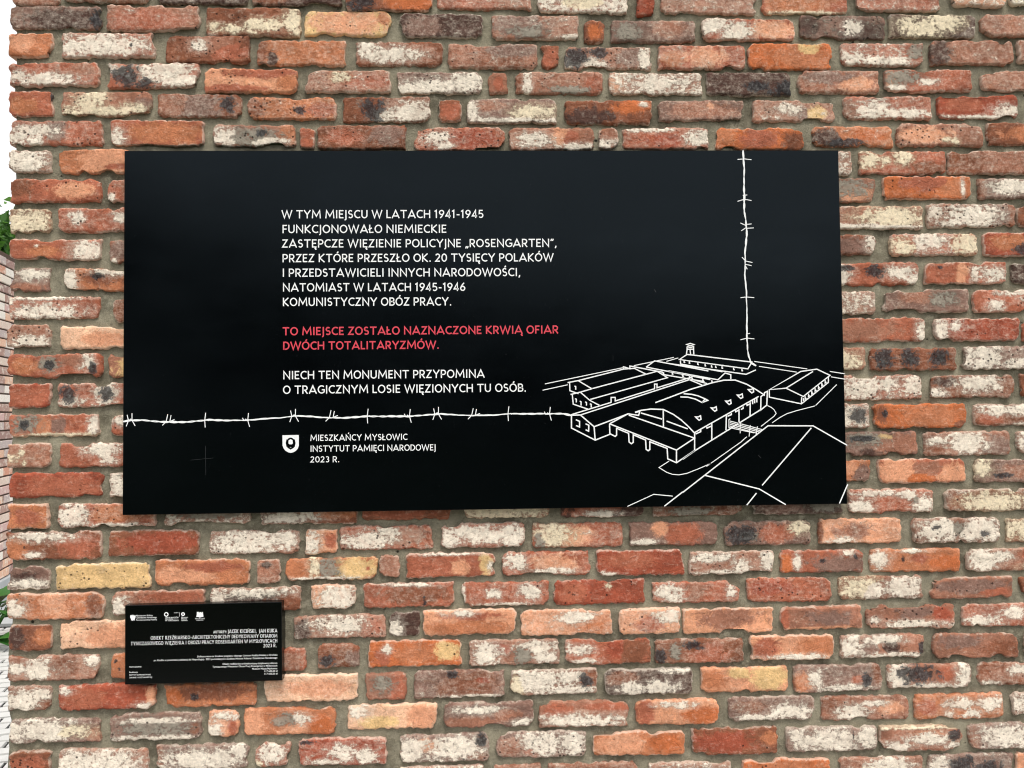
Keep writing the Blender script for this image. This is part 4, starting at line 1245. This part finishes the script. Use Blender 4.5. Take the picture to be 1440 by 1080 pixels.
def S2(x, y):
    p = px(x, y, SY)
    a, b = p[0] - cxm, p[2] - czm
    return (a * ca - b * sa, a * sa + b * ca)


for t_, x0, y0, x1, y1, cap, stw in (
        ('AUTORZY:', 300, 890.6, 319, 890.2, 3.6, 0.13), ('JACEK KICI\u0143SKI,  JAN KUKA', 320.5, 890.4, 390, 889.2, 5.1, 0.115),
        ('OBIEKT RZE\u0179BIARSKO-ARCHITEKTONICZNY DEDYKOWANY OFIAROM', 212, 899.6, 390, 896.4, 4.9, 0.115),
        ('TYMCZASOWEGO WI\u0118ZIENIA I OBOZU PRACY ROSENGARTEN W MYS\u0141OWICACH', 184, 907.6, 390, 903.4, 4.9, 0.115),
        ('2023 R.', 370.5, 910.4, 389, 910.0, 4.9, 0.115)):
    line_text(t_, S2(x0, y0), S2(x1, y1), cap * MMPX, stw, 0.15).build('text_line', M_WHITE, small, (0, SINK, 0))


def small_text(txt, x0, y0, x1, y1, cap):
    cu = bpy.data.curves.new('text_line', 'FONT')
    cu.body = txt
    cu.size = 1.0
    cu.offset = 0.004
    cu.resolution_u = 2
    to = bpy.data.objects.new('text_line', cu)
    COL.objects.link(to)
    dg = bpy.context.evaluated_depsgraph_get()
    me = bpy.data.meshes.new_from_object(to.evaluated_get(dg))
    bpy.data.objects.remove(to); bpy.data.curves.remove(cu)
    n = len(me.vertices)
    co = np.zeros(n * 3, np.float32); me.vertices.foreach_get('co', co); co = co.reshape(-1, 3)
    p0, p1 = np.array(S2(x0, y0)), np.array(S2(x1, y1))
    Ld = np.linalg.norm(p1 - p0); ux = (p1 - p0) / Ld; uy = np.array([-ux[1], ux[0]])
    a = (co[:, 0] - co[:, 0].min()) / (co[:, 0].max() - co[:, 0].min()) * Ld
    b = co[:, 1] / 0.73 * cap * MMPX
    out = np.stack([p0[0] + ux[0] * a + uy[0] * b, np.zeros(n), p0[1] + ux[1] * a + uy[1] * b], -1)
    me.vertices.foreach_set('co', out.astype(np.float32).ravel())
    me.materials.clear(); me.materials.append(M_WHITE)
    me.update()
    obj('text_line', me, small, (0, SINK, 0))


for a in (('Dofinansowano ze \u015brodk\u00f3w programu w\u0142asnego Centrum Rze\u017aby Polskiej w Oro\u0144sku', 277.5, 924.4, 390, 921.9, 2.5),
          ('pn. Rze\u017aba w przestrzeni publicznej dla Niepodleg\u0142ej - 2023 pochodz\u0105cych z bud\u017cetu Ministra Kultury i Dziedzictwa Narodowego', 216.5, 929.7, 390, 926.0, 2.5),
          ('Obiekt rze\u017abiarsko-architektoniczny dedykowany ofiarom', 313, 934.8, 390, 933.4, 2.5),
          ('Tymczasowego Wi\u0119zienia i Obozu Pracy Rosengarten w Mys\u0142owicach', 299, 938.8, 390, 937.1, 2.5),
          ('Muzeum Miasta Mys\u0142owice', 354.5, 941.6, 390, 941.0, 2.5),
          ('117 600,00 z\u0142', 372, 945.0, 390.4, 944.7, 2.5), ('117 600,00 z\u0142', 372, 948.7, 390.4, 948.4, 2.5),
          ('NAZWA ZADANIA', 182, 938.7, 199, 938.5, 1.9), ('Realizacja', 182, 946.2, 194, 946.0, 2.0),
          ('INSTYTUT DOFINANSOWANIE', 182, 950.0, 212, 949.5, 1.9), ('ZADANIE I KOSZT INWESTYCJI', 182, 953.7, 214, 953.2, 1.9),
          ('Ministerstwo Kultury', 191.6, 866.8, 215, 866.3, 2.3), ('i Dziedzictwa Narodowego', 191.6, 869.6, 220.5, 869.1, 2.3), ('Rzeczypospolitej Polskiej', 191.6, 872.6, 220.5, 872.1, 1.9),
          ('CENTRUM RZE\u0179BY', 232.3, 869.6, 251.5, 869.3, 2.0), ('POLSKIEJ', 232.3, 871.4, 243, 871.2, 1.5), ('W ORO\u0143SKU', 232.3, 873.6, 251.5, 873.2, 2.0), ('ORO\u0143SKO', 244.5, 862.4, 251, 862.2, 1.3),
          ('Muzeum', 255, 869.0, 264.3, 868.8, 1.9), ('Miasta', 255, 871.0, 263, 870.9, 1.8), ('Mys\u0142owice', 255, 873.2, 264, 873.0, 1.8),
          ('MIASTO MYS\u0141OWICE', 274.5, 870.7, 288, 870.4, 1.6), ('MYS\u0141OWICE', 276.5, 872.9, 286, 872.7, 1.5)):
    small_text(*a)


def small_shape(name, polys=(), ribs=(), mat=None):
    st = Strokes()
    for k, p in enumerate(polys):
        st.poly([S2(x, y) for x, y in p], k)
    for k, (p, w) in enumerate(ribs):
        st.ribbon([S2(x, y) for x, y in p], w * MMPX, 4 + k)
    return st.build(name, mat or M_WHITE, small, (0, SINK, 0))


eagle = [(183.4, 865.2), (184.8, 864.6), (185.8, 866.0), (186.3, 864.6), (187.3, 864.2), (188.0, 865.2), (188.6, 866.2), (189.8, 864.8), (190.8, 865.6), (190.6, 868.6),
         (189.4, 870.8), (189.6, 872.6), (187.6, 872.0), (186.9, 873.4), (186.0, 872.0), (184.4, 872.6), (184.4, 870.6), (183.2, 868.4)]
small_shape('eagle_emblem', [eagle[::-1]])
small_shape('ring_logo', (), [(arc(234.0, 863.9, 2.5, 2.5, 0, 360, 20), 1.3), ([(235.2, 862.2), (236.6, 863.6), (236.2, 865.4)], 1.0)])
small_shape('ring_logo', (), [(arc(257.5, 863.5, 1.9, 1.9, 0, 360, 20), 1.5), ([(252.6, 861), (252.6, 867)], 0.35)])
small_shape('crest_emblem', [[(276.8, 860.6), (279.0, 860.2), (280.0, 861.6), (281.6, 860.4), (283.2, 861.4), (285.4, 860.2), (285.8, 864.4), (286.2, 867.2), (283.4, 867.6), (281.0, 868.6), (278.6, 867.4), (276.0, 867.6), (276.8, 864.4)][::-1]])

# ------------------------------------------------------------------ ground
M_GSET = M_CONC
v, f = [(-400, -400, -0.03), (400, -400, -0.03), (400, 400, -0.03), (-400, 400, -0.03)], [(0, 1, 2, 3)]
g = obj('ground', mesh_np('ground', v, f, M_GRASS)); g['kind'] = 'structure'
v, f = box((-8.9, -2.5, -0.3), (5.9, 3.88, -0.012))
g = obj('pavement', mesh_np('pavement', v, f, M_JOINTSAND)); g['kind'] = 'structure'
v, f = box((-9.0, 3.9, -0.2), (6.0, 11.5, 0.005))
g = obj('concrete_apron', mesh_np('concrete_apron', v, f, M_CONC)); g['kind'] = 'structure'
# setts laid on the skew, up to the concrete
rp = random.Random(3)
vs, fs = [], []
A_ = math.atan2(0.231, 0.973)
ux, uy = (math.cos(A_), math.sin(A_)), (-math.sin(A_), math.cos(A_))
PWID, PLEN = 0.085, 0.14
for r_ in range(-90, 80):
    for c_ in range(-60, 80):
        lx = c_ * PLEN + (PLEN / 2 if r_ % 2 else 0); ly = r_ * PWID
        wx, wy = -3.2 + ux[0] * lx + uy[0] * ly, 1.6 + ux[1] * lx + uy[1] * ly
        if not (-8.82 < wx < 5.82 and -2.42 < wy < 3.80):
            continue
        if WALL_L - 0.06 < wx < WALL_R + 0.06 and -0.05 < wy < 0.41:
            continue
        h = rp.uniform(-0.002, 0.003)
        i0 = len(vs)
        e = 0.0070
        for (a, b, z) in ((0, 0, -.01), (1, 0, -.01), (1, 1, -.01), (0, 1, -.01), (0, 0, h), (1, 0, h), (1, 1, h), (0, 1, h)):
            m = e if z < 0 else e + 0.003
            qx = (a - .5) * PLEN + (m if a == 0 else -m); qy = (b - .5) * PWID + (m if b == 0 else -m)
            vs.append((wx + ux[0] * qx + uy[0] * qy, wy + ux[1] * qx + uy[1] * qy, z))
        fs.append((i0 + 4, i0 + 5, i0 + 6, i0 + 7))
        for k in range(4):
            n = (k + 1) % 4
            fs.append((i0 + k, i0 + n, i0 + 4 + n, i0 + 4 + k))
g = obj('paving_setts', mesh_np('paving_setts', vs, fs, M_PAVER)); g['kind'] = 'structure'

# ------------------------------------------------------------------ the second wall, end on, far left
far = thing('brick_wall', 'pale weathered brick wall standing beyond the left end of the main wall', 'brick wall', (0, 0, 0))
fdir = np.array([-0.231, 0.973]); fdir /= np.linalg.norm(fdir)
_p = px(2, 574, 4.45)
far.location = (_p[0] - fdir[0] * 1.5, _p[1] - fdir[1] * 1.5, 0)
far.rotation_euler = (0, 0, math.atan2(fdir[1], fdir[0]))
# local x runs along the wall away from the camera, local -y faces the camera side
FLEN, FH_, FZ0 = 3.2, 3.0, 0.22
v, f = box((0.012, 0.012, -0.02), (FLEN - 0.012, 0.34, FH_ - 0.01))
obj('mortar', mesh_np('mortar', v, f, M_DARKJOINT), far)
v, f = box((-0.03, -0.02, -0.02), (FLEN + 0.03, 0.38, FZ0), 0.01)
obj('plinth', mesh_np('plinth', v, f, M_CONC), far)
bmesh_ = {}


def far_brick(L):
    if L not in bmesh_:
        v, f = box((-L / 2, 0, -0.032), (L / 2, 0.06, 0.032), 0.004)
        bmesh_[L] = mesh_np('brick', v, f, M_FAR)
    return bmesh_[L]


rf = random.Random(5)
cands, nrow = [], int((FH_ - FZ0) / 0.078)
for r_ in range(nrow):
    z = FZ0 + 0.04 + r_ * 0.078
    x = 0.0
    first = 0.12 if r_ % 2 else 0.25
    while x < FLEN - 0.03:
        L = first if x == 0 else rf.choice([0.25, 0.25, 0.25, 0.12])
        L = min(L, round(FLEN - x, 2))
        if L < 0.05: break
        cands.append((x + L / 2, z, L)); x += L + 0.012
# the ones that show are between about 0.2 and 2 m along
cands.sort(key=lambda q: abs(q[0] - 1.5))
rest_v, rest_f = [], []
for i, (x, z, L) in enumerate(cands):
    y = rf.uniform(-0.006, 0.004)
    if i < 280:
        o = obj('brick', far_brick(L), far, (x, y, z))
        o.rotation_euler = (0, rf.uniform(-.012, .012), rf.uniform(-.02, .02))
    else:
        v, f = box((x - L / 2, y, z - 0.032), (x + L / 2, y + 0.06, z + 0.032), 0.004)
        k = len(rest_v); rest_v += v; rest_f += [tuple(a + k for a in q) for q in f]
for r_ in range(nrow):
    z = FZ0 + 0.04 + r_ * 0.078
    for y0, y1 in ((0.075, 0.19), (0.202, 0.335)):
        v, f = box((rf.uniform(-.004, .003), y0, z - 0.032), (0.05, y1, z + 0.032))
        k = len(rest_v); rest_v += v; rest_f += [tuple(a + k for a in q) for q in f]
if rest_v:
    o = obj('brickwork', mesh_np('brickwork', rest_v, rest_f, M_FAR), far); o['kind'] = 'stuff'

# ------------------------------------------------------------------ leafy plant at the foot of the far wall
rl = random.Random(21)
px0 = px(4, 850, 3.3)
plant = thing('leafy_plant', 'low green leafy plant between the pale setts and the far brick wall', 'plant', (px0[0] - 0.12, 3.3, 0))
lv, lf = [], []
for i in range(7):
    u = i / 6
    w = 0.34 * math.sin(math.pi * min(1, 0.06 + u * 0.94)) ** 0.8 * 1.5
    zc = 0.12 * math.sin(u * math.pi)
    lv += [(u, -w * 0.5, zc + 0.05), (u, 0, zc), (u, w * 0.5, zc + 0.05)]
    if i < 6:
        a = i * 3
        lf += [(a, a + 3, a + 4, a + 1), (a + 1, a + 4, a + 5, a + 2)]
leafme = mesh_np('leaf', lv, lf, M_LEAF2, True)
sv, sf = [], []
for i in range(46):
    az = rl.uniform(0, 2 * math.pi); h = rl.uniform(0.05, 0.34); r = rl.uniform(0.02, 0.16)
    o = obj('leaf', leafme, plant, (r * math.cos(az), r * math.sin(az), h))
    s_ = rl.uniform(0.13, 0.21)
    o.scale = (s_, s_, s_)
    o.rotation_euler = (rl.uniform(-.4, .4), rl.uniform(-0.9, 0.3), az + rl.uniform(-.4, .4))
    k = len(sv)
    ex, ey = r * math.cos(az), r * math.sin(az)
    for (qx, qy, qz, rr_) in ((0, 0, -.02, .006), (ex, ey, h, .003)):
        for j in range(3):
            sv.append((qx + rr_ * math.cos(j * 2.1), qy + rr_ * math.sin(j * 2.1), qz))
    sf += [(k, k + 1, k + 4, k + 3), (k + 1, k + 2, k + 5, k + 4), (k + 2, k, k + 3, k + 5)]
obj('stem', mesh_np('stem', sv, sf, M_LEAF2), plant)


# ------------------------------------------------------------------ trees
def tube(v, f, pts, radii, n=7):
    for (p, r) in zip(pts, radii):
        for j in range(n):
            a = 2 * math.pi * j / n
            v.append((p[0] + r * math.cos(a), p[1] + r * math.sin(a), p[2]))
    base = len(v) - len(pts) * n
    for i in range(len(pts) - 1):
        for j in range(n):
            a, b = base + i * n + j, base + i * n + (j + 1) % n
            f.append((a, b, b + n, a + n))


def tree(name, label, cat, x, y, H, R, nleaf, seed, leafmat, ls=0.11, group=None):
    r_ = np.random.RandomState(seed)
    t = thing(name, label, cat, (x, y, -0.03), group)
    v, f = [], []
    tube(v, f, [(0, 0, 0), (0.05, 0.02, H * 0.25), (-0.03, 0.05, H * 0.5), (0.02, 0, H * 0.85)], [H * .03, H * .024, H * .016, H * .004])
    tips = []
    for i in range(16):
        a = r_.uniform(0, 2 * np.pi); z0 = H * r_.uniform(0.22, 0.7)
        rr = R * r_.uniform(0.55, 0.9) * (1.05 - 0.5 * abs(z0 / H - 0.45))
        e = (rr * math.cos(a), rr * math.sin(a), z0 + H * r_.uniform(0.08, 0.25))
        m = (e[0] * .5, e[1] * .5, (z0 + e[2]) / 2 + 0.05 * H)
        tube(v, f, [(0, 0, z0), m, e], [H * .010, H * .006, H * .002], 5)
        tips += [e, m]
    tips += [(0, 0, H * .92), (0, 0, H * .8)]
    obj('trunk', mesh_np('trunk', v, f, M_BARK, True), t)
    # leaf clumps round the twigs
    tips = np.array(tips)
    n = nleaf
    ctr = []
    for k in range(150):
        tp = tips[r_.randint(len(tips))]
        ctr.append(tp + r_.normal(0, R * 0.2, 3))
    ctr = np.array(ctr)
    c0 = ctr[r_.randint(len(ctr), size=n)] + r_.normal(0, R * 0.085, (n, 3))
    c0[:, 2] = np.clip(c0[:, 2], H * 0.18, H * 1.02)
    d1 = r_.normal(size=(n, 3)); d1 /= np.linalg.norm(d1, axis=1)[:, None]
    d2 = np.cross(d1, r_.normal(size=(n, 3))); d2 /= np.linalg.norm(d2, axis=1)[:, None]
    s_ = ls * r_.uniform(0.6, 1.2, (n, 1))
    V = np.stack([c0 - d1 * s_, c0 + d2 * s_ * .45, c0 + d1 * s_, c0 - d2 * s_ * .45], 1).reshape(-1, 3)
    me = bpy.data.meshes.new('crown')
    me.vertices.add(n * 4); me.vertices.foreach_set('co', V.astype(np.float32).ravel())
    me.loops.add(n * 4); me.loops.foreach_set('vertex_index', np.arange(n * 4, dtype=np.int32))
    me.polygons.add(n); me.polygons.foreach_set('loop_start', np.arange(0, n * 4, 4, dtype=np.int32))
    me.update(calc_edges=True)
    me.materials.append(leafmat)
    obj('crown', me, t)
    return t


q = px(-40, 300, 12)
tree('tree', 'leafy green tree showing above the far wall at the left edge', 'tree', q[0] - 0.2, 12, 5.35, 2.0, 26000, 4, M_LEAF, 0.10)
# unseen trees added behind the photographer, heights set to darken the plaque's reflection
for i, (x, y, h, r) in enumerate(((-10.2, -15, 8.6, 3.2), (-4.6, -16, 5.2, 3.2), (0.4, -15.5, 4.4, 3.0), (5.2, -16.5, 4.2, 2.8), (10.2, -15.5, 4.6, 3.2), (-14.5, -17, 9.4, 3.8), (15, -17, 6, 3.4))):
    tree('tree', 'dark unseen tree added behind the viewpoint for the plaque to mirror', 'tree', x, y, h, r, 9000, 30 + i, M_LEAF3, 0.24, 'row of unseen trees added for the reflection')
